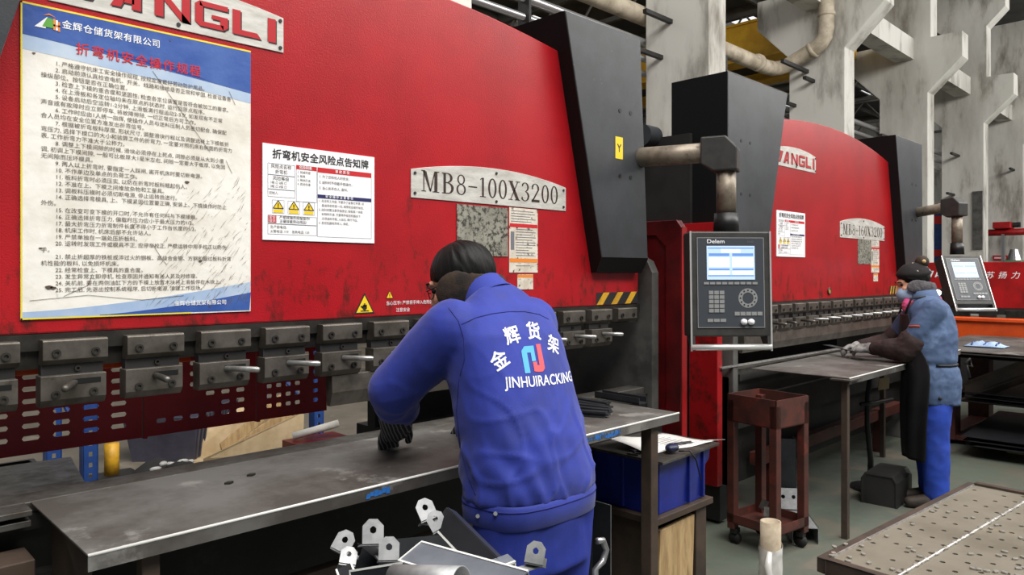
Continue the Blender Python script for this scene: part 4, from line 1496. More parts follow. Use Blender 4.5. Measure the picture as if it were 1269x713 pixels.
# grey ribbed plastic bin, open top
q = V((2.42, 6.40, 0))
gb = thing('ribbed_bin', 'open grey ribbed plastic bin on the floor behind the near press', 'bin', q)
R_ = Matrix.Translation(q) @ Matrix.Rotation(math.radians(47), 4, 'Z')
def ring_rect(x, y, z):
    return [R_ @ V((a * x, c * y, z)) for a, c in ((-1, -1), (1, -1), (1, 1), (-1, 1))]
b = B()
b.loft([ring_rect(.40, .24, 0.0), ring_rect(.46, .29, .36), ring_rect(.445, .275, .36), ring_rect(.385, .225, .02)], caps=False)
b.face([b.v(p) for p in ring_rect(.385, .225, .02)])
b.face([b.v(p) for p in ring_rect(.40, .24, 0.0)])
obj('shell', b, M['grey_bin'], gb)
rb = B()
for k in range(12):
    x = -0.38 + k * 0.07
    for sy in (-1, 1):
        rb.prism([R_ @ V((x, sy * .243, 0.02)), R_ @ V((x + .018, sy * .243, 0.02)), R_ @ V((x * 1.12 + .018, sy * .293, .35)), R_ @ V((x * 1.12, sy * .293, .35))], R_.to_3x3() @ V((0, sy * .012, 0)))
obj('ribs', rb, M['grey_bin'], gb)
# rubber offcuts with foil in front of it
q = onZ(205, 606, 0)
pl = thing('rubber_mat', 'dark rubber mat slumped on the floor beside the grey bin', 'mat', q)
n = 12
b = B()
rows = []
for i in range(9):
    u = i / 8
    rows.append([q + V((-0.22 + 0.5 * u + 0.02 * math.sin(j), -0.25 + 0.5 * j / n, 0.02 + 0.2 * math.sin(u * PI) ** 1.3 * (0.6 + 0.4 * math.sin(j * 0.5 + 0.6)))) for j in range(n + 1)])
b.loft(rows, caps=False, closed=False)
o = obj('mat', b, M['rubber'], pl, True)
sd = o.modifiers.new('s', 'SOLIDIFY')
sd.thickness = 0.02
fo = B()
for k in range(5):
    p = q + V((-0.12 + 0.06 * k, -0.16 + 0.03 * (k % 3), 0.19 + 0.02 * (k % 2)))
    fo.ell(p, (0.04, 0.025, 0.015), Matrix.Rotation(k, 3, 'Z'), 7, 5)
o = obj('foil_scraps', fo, M['film'])
o['kind'] = 'stuff'
o['label'] = 'crumpled bright foil scraps on the dark rubber mat'
o['category'] = 'scraps'
# flattened cardboard box with planks behind it
q = V((2.66, 5.58, 0))
cb = thing('cardboard_box', 'torn tan cardboard box lying on the floor behind the near press', 'box', q)
R_ = Matrix.Translation(q) @ Matrix.Rotation(math.radians(2), 4, 'Z')
def cpan(name, pts, m=M['card']):
    a, b_, c = [R_ @ V(p) for p in pts[:3]]
    nn = (b_ - a).cross(c - a).normalized()
    return obj(name, B().prism([R_ @ V(p) for p in pts], nn * 0.006), m, cb)
cpan('side_panel', [(-.42, -.02, 0.0), (.42, .0, 0.0), (.44, .02, .34), (-.44, -.06, .12)])
cpan('bottom_panel', [(-.42, 0, .004), (.42, 0, .004), (.4, .45, .004), (-.4, .45, .004)])
cpan('back_panel', [(-.4, .45, 0.0), (.4, .45, 0.0), (.36, .5, .42), (-.4, .5, .2)])
cpan('end_panel', [(.42, .0, 0.0), (.4, .45, 0.0), (.42, .47, .36), (.44, .02, .33)])
for k, (yy, zz, lab) in enumerate(((0.14, 0.10, 'pale wooden plank leaning inside the cardboard box, in front'), (0.30, 0.18, 'pale wooden plank leaning inside the cardboard box, at the back'))):
    a, b_ = R_ @ V((-.12, yy, 0.03)), R_ @ V((.42, yy + .02, 0.18 + zz))
    o = obj('wooden_plank', B().prism([a, b_, b_ + V((0, .02, .0)), a + V((0, .02, 0))], V((-0.02, 0, 0.09))), M['wood'])
    tag(o, lab, 'plank', 'planks in the cardboard box')
# a few parts on the floor farther right: grey tray edge and roll
q = onZ(395, 572, 0)
ro_ = thing('film_roll', 'thin pale roll of wrap lying beyond the table near the cardboard box', 'roll', q)
a, b_ = q + V((-0.2, 0.05, 0.22)), q + V((0.12, -0.1, 0.3))
obj('tube', B().cyl(a, b_, 0.03, n=14), M['concrete'], ro_, True)
obj('stand', B().box(q.x - 0.25, q.x + 0.2, q.y - 0.12, q.y + 0.12, 0, 0.19), M['red_dark'], ro_)

# ================================================================== bin stand at the right end of the near table
sx0, sx1, sy0, sy1 = 2.685, 3.16, 1.83, 2.20
st = thing('bin_stand', 'brown steel stand with a pale wooden board, carrying the blue bin', 'stand', (2.92, 2.0, 0))
obj('body', B().box(sx0 + .03, sx0 + .04, sy0 + .03, sy1, 0, .40).box(sx0 + .03, sx1 - .02, sy1 - .02, sy1 - .01, 0, .4).box(sx1 - .12, sx1 - .03, sy0 + .02, sy0 + .05, 0, .40).box(sx1 - .04, sx1 - .03, sy0 + .05, sy1, 0, .4), M['brown'], st, bevel=0.003)
obj('top_board', B().box(sx0, sx1, sy0, sy1, .40, .43), M['brown'], st, bevel=0.003)
obj('wooden_board', B().prism([(sx0 + .05, sy0 + .025, 0.0), (sx0 + .33, sy0 + .025, 0.0), (sx0 + .35, sy0 + .025, .37), (sx0 + .07, sy0 + .025, .36)], (0, .022, 0)), M['wood'], st, bevel=0.002)
bb = thing('storage_bin', 'bright blue plastic bin on the brown stand under papers', 'bin', (2.92, 2.02, .43))
def rr(x0, x1, y0, y1, z):
    return [V((x0, y0, z)), V((x1, y0, z)), V((x1, y1, z)), V((x0, y1, z))]
b = B()
b.loft([rr(2.72, 3.11, 1.86, 2.19, .43), rr(2.71, 3.14, 1.85, 2.20, .67), rr(2.725, 3.125, 1.865, 2.185, .67), rr(2.735, 3.095, 1.875, 2.175, .445)], caps=False)
b.face([b.v(p) for p in rr(2.735, 3.095, 1.875, 2.175, .445)])
b.face([b.v(p) for p in rr(2.72, 3.11, 1.86, 2.19, .43)])
obj('shell', b, M['blue_bin'], bb, bevel=0.004)
rb = B()
for x in (2.725, 2.97, 3.09):
    obj('rib', B().box(x, x + .016, 1.842, 1.862, .44, .665), M['blue_bin'], bb, bevel=0.003)
for y in (1.87, 2.02):
    obj('rib', B().box(2.705, 2.725, y, y + .016, .44, .665), M['blue_bin'], bb, bevel=0.003)
obj('lip', B().prism([(3.13, 1.87, .67), (3.2, 1.87, .66), (3.19, 1.87, .60), (3.13, 1.87, .56)], (0, .3, 0)), M['blue_bin'], bb, bevel=0.004)
o = obj('cover_sheet', B().prism([(2.69, 1.80, .695), (3.20, 1.82, .695), (3.20, 2.22, .695), (2.69, 2.22, .695)], (0, 0, .012)), M['steel'], bevel=0.001)
o.location.z = -0.024
tag(o, 'steel cover sheet lying on the blue bin, carrying papers and tools', 'sheet')
pz = .684
pa = thing('paper_sheets', 'curling white paper sheets on the blue bin behind the table leg', 'papers', (2.95, 2.05, pz))
b = B()
rows = []
for i in range(9):
    u = i / 8
    rows.append([V((2.76 + .42 * u - .03 * j / 8, 1.91 + .27 * j / 8 - .07 * u, pz + .002 + .05 * (1 - u) ** 2 * (j / 8) + .006 * math.sin(u * 5 + j * .4) ** 2)) for j in range(9)])
b.loft(rows, caps=False, closed=False)
o = obj('sheet', b, M['paper'], pa, True)
o.modifiers.new('s', 'SOLIDIFY').thickness = 0.0015
f = B()
for k in range(9):
    y0 = 1.915 + k * .022
    f.box(2.93, 3.08 - .012 * (k % 3), y0 - .03, y0 - .027, pz + .0115, pz + .012)
obj('printed_lines', f, M['grey_ink'], pa)
tm = thing('tape_measure', 'dark blue tape measure lying on the papers', 'tape measure', (2.86, 1.87, pz))
obj('case', B().ell((2.86, 1.865, pz + .024), (.038, .028, .02), None, 18, 12), M['navy_case'], tm, True)
obj('band', B().ell((2.86, 1.865, pz + .024), (.018, .03, .014), None, 14, 8), M['black'], tm, True)
obj('strap', B().tube([(2.875, 1.84, pz + .01), (2.90, 1.80, pz + .015), (2.94, 1.79, pz - .03), (2.99, 1.795, pz - .13)], .0035, 8), M['black'], tm, True)
ca = thing('caliper', 'steel caliper lying on the cover sheet left of the table leg', 'caliper', (2.73, 1.9, pz))
d = V((-.78, .1, 0)).normalized()
a = V((2.77, 1.90, pz))
obj('beam', B().box(2.70, 2.85, 1.985, 1.997, pz, pz + .006), M['steel'], ca)
obj('jaw', B().prism([(2.70, 1.985, pz), (2.712, 1.985, pz), (2.706, 1.94, pz)], (0, 0, .006)).prism([(2.73, 1.985, pz), (2.742, 1.985, pz), (2.734, 1.945, pz)], (0, 0, .006)), M['steel'], ca)
obj('slider', B().box(2.728, 2.785, 1.978, 2.004, pz, pz + .014), M['black'], ca, bevel=.002)
sc = thing('scriber', 'thin pointed rod jutting out past the blue bin', 'tool', (3.15, 1.9, pz))
obj('rod', B().tube([(3.06, 1.90, pz + .006), (3.17, 1.86, pz + .008), (3.26, 1.825, pz + .004)], [.004, .004, .0015], 8), M['edge'], sc, True)
obj('grip', B().cyl((2.98, 1.93, pz + .009), (3.07, 1.897, pz + .009), .008, n=10), M['black'], sc, True)
# galvanised channel offcut and a chrome ring handle under the table
q = V((2.32, 1.93, 0))
gc = thing('galvanised_channel', 'upright galvanised channel with a hole, under the near table by the stand', 'steel channel', q)
b = B()
b.box(q.x - .1, q.x + .06, q.y, q.y + .004, 0, .56).box(q.x - .1, q.x - .096, q.y - .06, q.y, 0, .56).box(q.x + .056, q.x + .06, q.y - .09, q.y, 0, .56)
obj('channel', b, M['dark_zinc'], gc)
obj('flange_face', B().holed([(q.x + .0605, q.y - .09 + .09 * a, .1 + .46 * c) for a, c in ((0, 0), (.5, 0), (1, 0), (1, .5), (1, 1), (.5, 1), (0, 1), (0, .5))],
    [(q.x + .0605, q.y - .045 + .01 * a, .32 + .012 * c) for a, c in ((-.7, -.7), (0, -1), (.7, -.7), (1, 0), (.7, .7), (0, 1), (-.7, .7), (-1, 0))], (.002, 0, 0)), M['zinc'], gc)
q = P(747, 683, 2.45)
ch = thing('trolley', 'trolley with a bent chrome handle, half hidden behind the bent worker', 'trolley', (q.x, q.y, 0))
obj('handle', B().tube([q + V((-.03, 0, .04)), q + V((.0, 0, .035)), q + V((.018, 0, .0)), q + V((.0, 0, -.035)), q + V((-.04, 0, -.05)), (q.x - .04, q.y, .12)], .011, 12), M['pipe'], ch, True)
obj('deck', B().box(q.x - .1, q.x + .1, q.y - .02, q.y + .22, .10, .12), M['dark'], ch, bevel=.003)
for dx in (-.07, .07):
    for dy in (.02, .18):
        obj('wheel', B().cyl((q.x + dx - .012, q.y + dy, .05), (q.x + dx + .012, q.y + dy, .05), .05, n=16), M['rubber'], ch, True)

# ================================================================== rusty cart, roll, scraps between the presses
ct = thing('tool_cart', 'rust-brown steel cart with a deep top tray beside the farther press', 'cart', (3.84, 1.91, 0))
ang = math.radians(-8)
R_ = Matrix.Translation(V((3.855, 1.90, 0))) @ Matrix.Rotation(ang, 4, 'Z')
w, dpt, ht = 0.15, 0.155, 0.83
cbx = lambda name, x0, x1, y0, y1, z0, z1, m=M['brown_red'], bev=0.003: obj(name, B().box(x0, x1, y0, y1, z0, z1, R_), m, ct, bevel=bev)
tr_ = B()
tr_.box(-w, w, -dpt, -dpt + .006, .68, ht, R_).box(-w, w, dpt - .006, dpt, .68, ht, R_).box(-w, -w + .006, -dpt, dpt, .68, ht, R_).box(w - .006, w, -dpt, dpt, .68, ht, R_).box(-w, w, -dpt, dpt, .68, .686, R_)
obj('tray', tr_, M['brown_red'], ct)
for a in (-1, 1):
    for c in (-1, 1):
        x, y = a * (w - .022), c * (dpt - .022)
        cbx('leg', x - .022, x + .022, y - .022, y + .022, .085, .80)
sf = B()
sf.box(-w, w, -dpt, -dpt + .005, .12, .17, R_).box(-w, w, dpt - .005, dpt, .12, .17, R_).box(-w, -w + .005, -dpt, dpt, .12, .17, R_).box(w - .005, w, -dpt, dpt, .12, .17, R_).box(-w, w, -dpt, dpt, .12, .126, R_)
obj('lower_shelf', sf, M['brown_red'], ct)
for a in (-1, 1):
    for c in (-1, 1):
        p = R_ @ V((a * (w - .03), c * (dpt - .03), 0))
        cs = obj('caster', B().cyl((p.x - .012, p.y, .033), (p.x + .012, p.y, .033), .033, n=16), M['rubber'], ct, True)
        obj('fork', B().box(p.x - .02, p.x + .02, p.y - .02, p.y + .02, .06, .088), M['dark'], cs)
for k, (dx, dy, rz) in enumerate(((-.05, -.05, .5), (.04, .03, -.4))):
    Rk = R_ @ Matrix.Translation(V((dx, dy, .126))) @ Matrix.Rotation(rz, 4, 'Z') @ Matrix.Rotation(.5, 4, 'Y')
    o = obj('scrap_plate', B().box(-.06, .06, -.03, .03, .035, .04, Rk).box(-.06, -.055, -.03, .03, .035, .09, Rk), M['steel'])
    tag(o, ['bent bright scrap plate at the near side of the cart shelf', 'bent bright scrap plate at the far side of the cart shelf'][k], 'scrap', 'scrap on the cart shelf')
q = onZ(955, 733, 0)
rl = thing('cardboard_tube', 'upright cardboard tube with torn clear film wrapped round it', 'tube', q)
b = B()
n = 24
cir = lambda r, z: [q + V((r * math.cos(2 * PI * i / n), r * math.sin(2 * PI * i / n), z)) for i in range(n)]
b.loft([cir(.047, 0), cir(.047, .33), cir(.039, .33), cir(.039, 0), cir(.047, 0)], caps=False)
obj('core', b, M['tube_card'], rl, True)
rings = []
for k in range(15):
    z = .02 + k * .0145
    rings.append([q + V(((.053 + .008 * noise.noise(V((i * .9, k * .7, 3)))) * math.cos(2 * PI * i / n), (.053 + .008 * noise.noise(V((i * .9, k * .7, 3)))) * math.sin(2 * PI * i / n), z + .018 * math.sin(2 * PI * i / n + 1))) for i in range(n)])
obj('film_wrap', B().loft(rings, caps=False), M['film'], rl, True)
obj('film_tail', B().tube([q + V((-.05, -.02, .2)), q + V((-.09, -.03, .15)), q + V((-.08, -.04, .08)), q + V((-.1, -.03, .02))], [.012, .018, .014, .008], 7), M['film'], rl, True)
# galvanised channels on the floor beyond the cart
def channel(lab, a, b_, w, h, m, up=(0, 0, 1), open_down=True):
    t = thing('scrap_channel', lab, 'steel channel', a, 'steel channels beyond the cart')
    d = (b_ - a).normalized()
    u = V(up)
    u = (u - d * u.dot(d)).normalized()
    s_ = d.cross(u)
    bb_ = B()
    for (p0, p1, q0, q1) in ((-w, w, h - .004, h), (-w, -w + .004, 0, h), (w - .004, w, 0, h)):
        pr = [a + s_ * p0 + u * q0, a + s_ * p1 + u * q0, a + s_ * p1 + u * q1, a + s_ * p0 + u * q1]
        bb_.prism(pr, b_ - a)
    obj('channel', bb_, m, t)
    return t


channel('bright channel offcut lying on the floor behind the rusty cart', V((4.02, 1.76, .0)), V((4.32, 1.98, .0)), .07, .09, M['zinc'])
channel('grey channel standing upright behind the rusty cart', V((4.36, 2.04, .0)), V((4.36, 2.04, .50)), .05, .08, M['dark_zinc'], up=(-.8, -.6, 0))
o = thing('punched_plate', 'bright plate with two holes leaning on the channel behind the cart', 'plate', (4.28, 1.95, .09))
Rk = Matrix.Translation(V((4.2, 2.0, .1))) @ Matrix.Rotation(math.radians(-52), 4, 'Z') @ Matrix.Rotation(math.radians(-20), 4, 'X')
b = B()
for x0 in (0, .06):
    b.holed([Rk @ V((x0 + .06 * a, 0, .12 * c)) for a, c in ((0, 0), (.5, 0), (1, 0), (1, .5), (1, 1), (.5, 1), (0, 1), (0, .5))],
            [Rk @ V((x0 + .03 + .012 * a, 0, .07 + .012 * c)) for a, c in ((-.7, -.7), (0, -1), (.7, -.7), (1, 0), (.7, .7), (0, 1), (-.7, .7), (-1, 0))], Rk.to_3x3() @ V((0, .004, 0)))
obj('plate', b, M['zinc'], o)

# foot pedal post and switch cover in front of the farther press
q = onZ(1079, 606, 0)
fp = thing('pedal_post', 'curved black post with a crossbar and pale tag under the farther table', 'foot control', q)
top = onY(1089, 462, q.y)
obj('post', B().tube([q, q + V((.0, 0, .2)), q + V((-.01, .02, .45)), q + V((.02, .03, .62)), q + V((.06, .03, .74)), q + V((.07, .03, .8))], [.024, .019, .017, .016, .016, .015], 10), M['black'], fp, True)
obj('crossbar', B().tube([q + V((-.12, .02, .60)), q + V((.04, .0, .59)), q + V((.24, -.06, .60))], .014, 8), M['black'], fp, True)
obj('base', B().cyl(q, q + V((0, 0, .02)), .13, n=20), M['black'], fp)
tgp = q + V((.06, -.03, .68))
obj('tag', B().prism([tgp, tgp + V((.06, -.05, .01)), tgp + V((.07, -.05, .09)), tgp + V((.01, 0, .08))], (.003, .004, 0)), M['card'], fp)
q = onZ(1098, 620, 0)
fs = thing('pedal_cover', 'black hood over a foot pedal on the floor at the woman\'s feet', 'foot control', q)
d = V((.92, .05, 0)).normalized()
s_ = V((-d.y, d.x, 0))
pr = [(-.11, 0), (-.11, .16), (-.085, .2), (.085, .2), (.11, .16), (.11, 0), (.095, 0), (.095, .15), (.075, .185), (-.075, .185), (-.095, .15), (-.095, 0)]
obj('hood', B().prism([q - d * .16 + s_ * a + V((0, 0, z)) for a, z in pr], d * .34), M['dark'], fs, bevel=.004)
obj('end_plate', B().prism([q - d * .155 + s_ * a_ + V((0, 0, z)) for a_, z in pr[:6]], d * .006), M['dark'], fs)
obj('rim', B().tube([q + d * .182 + s_ * a + V((0, 0, z)) for a, z in ((-.103, 0), (-.103, .155), (-.08, .192), (.08, .192), (.103, .155), (.103, 0))], .007, 8), M['steel'], fs, True)  # paler tube: the light caught round the hood's mouth, done in colour
obj('pedal', B().box(-.12, .12, -.06, .06, .02, .05, Matrix.Translation(q) @ Matrix.Rotation(math.atan2(d.y, d.x), 4, 'Z')), M['brown'], fs, bevel=.006)

# ================================================================== sheet rack, orange beam and third press at far right
sr = thing('sheet_rack', 'oxide-red steel rack holding stacked sheets behind the farther table', 'rack', (7.9, 1.7, 0))
for (x, y) in ((7.35, 1.95), (7.35, 0.45), (8.5, 1.95), (8.5, 0.45)):
    obj('post', B().box(x - .09, x + .09, y - .09, y + .09, .04, .80), M['brown_red'], sr, bevel=.006)
for z in (.08, .42, .80):
    obj('beam', B().box(7.3, 8.6, 1.87, 2.02, z - .04, z).box(7.3, 8.6, .38, .52, z - .04, z).box(7.28, 7.42, .4, 2.1, z - .04, z), M['brown_red'], sr, bevel=.004)
# an angled cantilever beam in front
a, b_ = P(1197, 487, 6.2), P(1275, 458, 6.0)
u = V((0, 0, 1))
bm_ = B()
dd = V((-.03, .05, 0))
for z0, z1, k in ((-.07, -.058, 1), (.058, .07, 1), (-.058, .058, .14)):
    bm_.prism([a + u * z0 - dd * k, b_ + u * z0 - dd * k, b_ + u * z1 - dd * k, a + u * z1 - dd * k], dd * 2 * k)
obj('cantilever', bm_, M['brown'], sr)
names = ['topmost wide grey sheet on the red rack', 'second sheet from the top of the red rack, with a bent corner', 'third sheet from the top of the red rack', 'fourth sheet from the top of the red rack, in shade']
for k in range(4):
    z = .805 + (3 - k) * .016
    dx = (.0, -.05, .04, .02)[k]
    dy = (0, -.06, .05, -.1)[k]
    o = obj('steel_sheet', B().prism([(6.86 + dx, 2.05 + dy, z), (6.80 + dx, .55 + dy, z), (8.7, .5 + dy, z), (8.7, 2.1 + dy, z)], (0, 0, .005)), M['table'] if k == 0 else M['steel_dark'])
    tag(o, names[k], 'sheet', 'sheets on top of the red rack')
for k in range(7):
    z = .425 + k * .012
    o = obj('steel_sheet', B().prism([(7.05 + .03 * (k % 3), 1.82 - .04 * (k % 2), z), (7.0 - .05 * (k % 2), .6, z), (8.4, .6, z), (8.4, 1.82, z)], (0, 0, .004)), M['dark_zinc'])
    tag(o, 'dark sheet, middle bay of the red rack, %s' % ('lowest', 'second from the bottom', 'third from the bottom', 'middle one', 'third from the top', 'second from the top', 'topmost')[k], 'sheet', 'sheets in the middle bay of the rack')
for k in range(9):
    z = .085 + k * .011
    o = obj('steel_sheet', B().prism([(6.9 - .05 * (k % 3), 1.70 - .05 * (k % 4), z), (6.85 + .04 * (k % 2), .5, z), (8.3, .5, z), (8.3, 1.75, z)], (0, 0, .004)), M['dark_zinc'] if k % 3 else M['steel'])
    tag(o, 'sheet in the bottom bay of the red rack, number %s up from the floor' % ('one', 'two', 'three', 'four', 'five', 'six', 'seven', 'eight', 'nine')[k], 'sheet', 'sheets in the bottom bay of the rack')
q = onZ(1268, 562, 0)
o = thing('folded_carton', 'small tan folded carton on the floor by the sheet rack', 'carton', q)
obj('carton', B().box(q.x - .1, q.x + .12, q.y - .12, q.y + .1, 0, .12), M['card'], o, bevel=.01)
obj('flap', B().prism([q + V((-.1, -.12, .12)), q + V((.12, -.12, .12)), q + V((.1, -.2, .17)), q + V((-.08, -.2, .17))], (0, 0, .005)), M['card'], o)
q = onZ(1222, 430, .86)
o = thing('cloth', 'crumpled blue and white rag on the top sheet of the rack', 'cloth', q)
b = B()
rows = []
for i in range(11):
    rows.append([q + V((-.1 + .02 * i, -.15 + .03 * j, .01 + .03 * (1 + noise.noise(V((i * .5, j * .5, 1)))) * math.sin(PI * i / 10) * math.sin(PI * j / 10) * 1.2)) for j in range(11)])
b.loft(rows, caps=False, closed=False)
c_ = obj('rag', b, M['mask'], o, True)
c_.modifiers.new('s', 'SOLIDIFY').thickness = 0.006
f = B()
for j in (2, 5, 8):
    f.tube([rows[i][j] + V((0, 0, .004)) for i in range(1, 10)], .006, 6)
obj('stripe', f, M['rack_blue'], o, True)

ob = thing('orange_beam', 'long orange painted beam lying level behind the sheet rack', 'beam', (8.85, 1.5, .80))
obj('beam', B().box(8.75, 8.95, -.6, 2.28, .80, 1.00), M['orange'], ob, bevel=.006)
obj('top_lip', B().box(8.72, 8.98, -.6, 2.29, 1.0, 1.03), M['orange'], ob, bevel=.004)
for y in (-.3, .9, 2.0):
    obj('leg', B().box(8.8, 8.9, y - .05, y + .05, 0, .80), M['dark'], ob)

C3 = thing('press_brake', 'third red press at far right, its long ram lettered in white', 'press brake', (9.9, 1.4, 0), 'red press brakes in a row')
obj('ram', B().box(9.7, 9.85, -.9, 3.6, 1.10, 1.62), M['red_plain'], C3, bevel=.006)
obj('ram_edge', B().box(9.66, 9.86, -.9, 3.6, 1.03, 1.10), M['dark'], C3)
for k in range(16):
    y = -.8 + k * .26
    obj('clamp', B().box(9.63, 9.68, y, y + .17, .97, 1.08), M['steel_dark'], C3, bevel=.004)
obj('bed', B().box(9.75, 9.85, -.9, 3.6, .1, .86), M['dark'], C3)
obj('side_frame', B().box(9.86, 11.0, 3.55, 3.65, 0, 1.75), M['red_dark'], C3)
obj('side_frame', B().box(9.86, 11.0, -.95, -.85, 0, 1.75), M['red_dark'], C3)
a = onX(1149, 341, 9.7)
f = Flat((9.6985, a.y, 0), (0, -1, 0))
block_word(f, 0.0, 1.445, .075, .066, .016)
f.obj('lettering', M['white'], C3)
a = onX(1205, 342, 9.7)
letters('lettering', C3, M['white'], '江苏扬力', .085, (9.6985, a.y, 1.44), (0, -1, 0), spacing=1.9, shear=.25, bold=.01)
lm = thing('indicator_lamp', 'lit white lamp on a black bar at the far press', 'lamp', onX(1162, 363, 9.6))
q = onX(1162, 363, 9.6)
obj('housing', B().box(q.x - .03, q.x + .1, q.y - .35, q.y + .25, q.z - .06, q.z + .05), M['black'], lm, bevel=.01)
m_l = mat('lamp_lit', (255, 255, 250), emit=(255, 255, 250), estr=3.0)
obj('lens', B().ell((q.x - .035, q.y, q.z), (.02, .05, .04), None, 12, 8), m_l, lm, True)

# ================================================================== perforated platform, right foreground
pA, pB, pC = onZ(1012, 691, .50), onZ(1200, 598, .50), onZ(1269, 615, .50)
ux = (pB - pA).normalized()
uy = V((ux.y, -ux.x, 0))
LX, LY = (pB - pA).length, 1.25
PT = Matrix((ux, uy, V((0, 0, 1)))).transposed().to_4x4()
PT.translation = V((pA.x, pA.y, .5))
pf = thing('perforated_platform', 'low steel platform with punched plate top and a welded seam', 'platform', (pA.x, pA.y, 0))
b = B()
nx, ny = 24, 20
m = 0.035
cx, cy = (LX - 2 * m) / nx, (LY - 2 * m) / ny
for i in range(nx):
    for j in range(ny):
        a, c = m + i * cx, m + j * cy
        out = [(a, c), (a + cx / 2, c), (a + cx, c), (a + cx, c + cy / 2), (a + cx, c + cy), (a + cx / 2, c + cy), (a, c + cy), (a, c + cy / 2)]
        r = .0095 if (i + j) % 2 == 0 and random.random() > .12 else .0
        if r == 0:
            b.prism([PT @ V((p, q, 0)) for p, q in (out[0], out[2], out[4], out[6])], (0, 0, -.006))
            continue
        mx, my = a + cx / 2, c + cy / 2
        inn = [(mx + r * math.cos(math.radians(225 + 45 * k)), my + r * math.sin(math.radians(225 + 45 * k))) for k in range(8)]
        b.holed([PT @ V((p, q, 0)) for p, q in out], [PT @ V((p, q, 0)) for p, q in inn], (0, 0, -.006), rim=False)
obj('punched_top', b, M['platform'], pf)
fr = B()
fr.box(0, LX, 0, m, -.05, .003, PT).box(0, LX, LY - m, LY, -.05, .003, PT).box(0, m, m, LY - m, -.05, .003, PT).box(LX - m, LX, m, LY - m, -.05, .012, PT)
obj('rim', fr, M['brown'], pf, bevel=.003)
obj('groove', B().box(m, LX - m, m - .004, m + .003, -.004, .0045, PT), M['edge'], pf)
obj('lower_frame', B().box(.02, LX - .02, .02, .06, -.16, -.05, PT).box(.02, .06, .06, LY - .06, -.16, -.05, PT).box(LX - .06, LX - .02, .06, LY - .06, -.16, -.05, PT).box(.02, LX - .02, LY - .06, LY - .02, -.16, -.05, PT).box(.06, LX - .06, .06, LY - .06, -.03, -.02, PT), M['dark'], pf)
for a in (.06, LX - .06):
    for c in (.06, LY - .06):
        obj('leg', B().box(a - .03, a + .03, c - .03, c + .03, -.5, -.16, PT), M['dark'], pf)
wd = B()
k = 0
x = .03
inv = PT.inverted()
wa, wb_ = inv @ onZ(1122, 710, .5), inv @ onZ(1268, 624, .5)
wd.tube([PT @ wa.lerp(wb_, t_) + V((0, 0, .002)) for t_ in (-.05, 1.25)], .006, 8)
for k in range(17):
    c = PT @ wa.lerp(wb_, k / 14)
    wd.ell(c + V((0, 0, .004)), (.012 + .004 * (k % 2), .010, .006), PT.to_3x3(), 8, 5)
obj('weld_seam', wd, M['weld'], pf, True)
# punched-out slugs lying on the platform
spots = [(1155, 635), (1161, 630), (1175, 636), (1206, 643), (1131, 651), (1099, 666), (1077, 669), (1126, 663), (1127, 680), (1132, 684), (1140, 691), (1070, 688), (1068, 678), (1048, 677), (1034, 680), (1033, 688), (1031, 691), (1051, 697), (1228, 677 - 21), (1242, 660), (1235, 652), (1265, 668), (1203, 688), (1238, 690), (1245, 685), (1258, 694), (1268, 692), (1206, 706), (1223, 709), (1234, 710), (1245, 711), (1262, 706), (1269, 705), (1212, 698 + 9), (1262, 715), (1053, 692), (1077, 699), (1106, 707), (1114, 710)]
where = ['by the far end', 'by the near left corner', 'in the middle', 'near the welded seam', 'beyond the welded seam']
proto = None
for i, (px, py) in enumerate(spots):
    q = onZ(px, py, .5)
    if proto is None:
        bq = B()
        n = 6
        bq.prism([(.0115 * math.cos(2 * PI * k / n + .3), .0085 * math.sin(2 * PI * k / n + .3), 0) for k in range(n)], (0, 0, .006))
        proto = obj('steel_slug', bq, M['slug'], bevel=.0008)
        o = proto
    else:
        o = proto.copy()
        COL.objects.link(o)
    o.location = (q.x, q.y, .5035 if (inv @ q).y < m else .5006)
    o.rotation_euler = (0, 0, random.uniform(0, 3))
    tag(o, 'small bright punched slug lying loose on the perforated platform', 'slug', 'slugs on the perforated platform')

# ================================================================== zinc-tabbed brackets heaped in the foreground
cx_, cy_ = P(545, 713, 1.5).x, P(545, 713, 1.5).y
pt = thing('parts_trolley', 'dark low trolley under the heap of tabbed brackets', 'trolley', (cx_, cy_, 0))
obj('deck', B().box(cx_ - .32, cx_ + .3, cy_ - .3, cy_ + .24, .72, .74), M['dark'], pt, bevel=.003)
for a in (-.28, .26):
    for c in (-.26, .2):
        obj('leg', B().box(cx_ + a - .02, cx_ + a + .02, cy_ + c - .02, cy_ + c + .02, 0, .72), M['dark'], pt)


def tab_plate(b, c, xd, yd, w, h, r, t):
    """chamfered lug with a bolt hole; c = middle of its root edge"""
    xd, yd = xd.normalized(), yd.normalized()
    nn = xd.cross(yd)
    ch = w * .3
    out2 = [(-w / 2, 0), (0, 0), (w / 2, 0), (w / 2, h * .35), (w / 2, h - ch), (w / 2 - ch, h), (0, h), (-w / 2 + ch, h), (-w / 2, h - ch), (-w / 2, h * .35)]
    cy = h * .56
    ang = [math.atan2(y - cy, x) for x, y in out2]
    b.holed([c + xd * x + yd * y for x, y in out2], [c + xd * r * math.cos(a) + yd * (cy + r * math.sin(a)) for a in ang], nn * t)


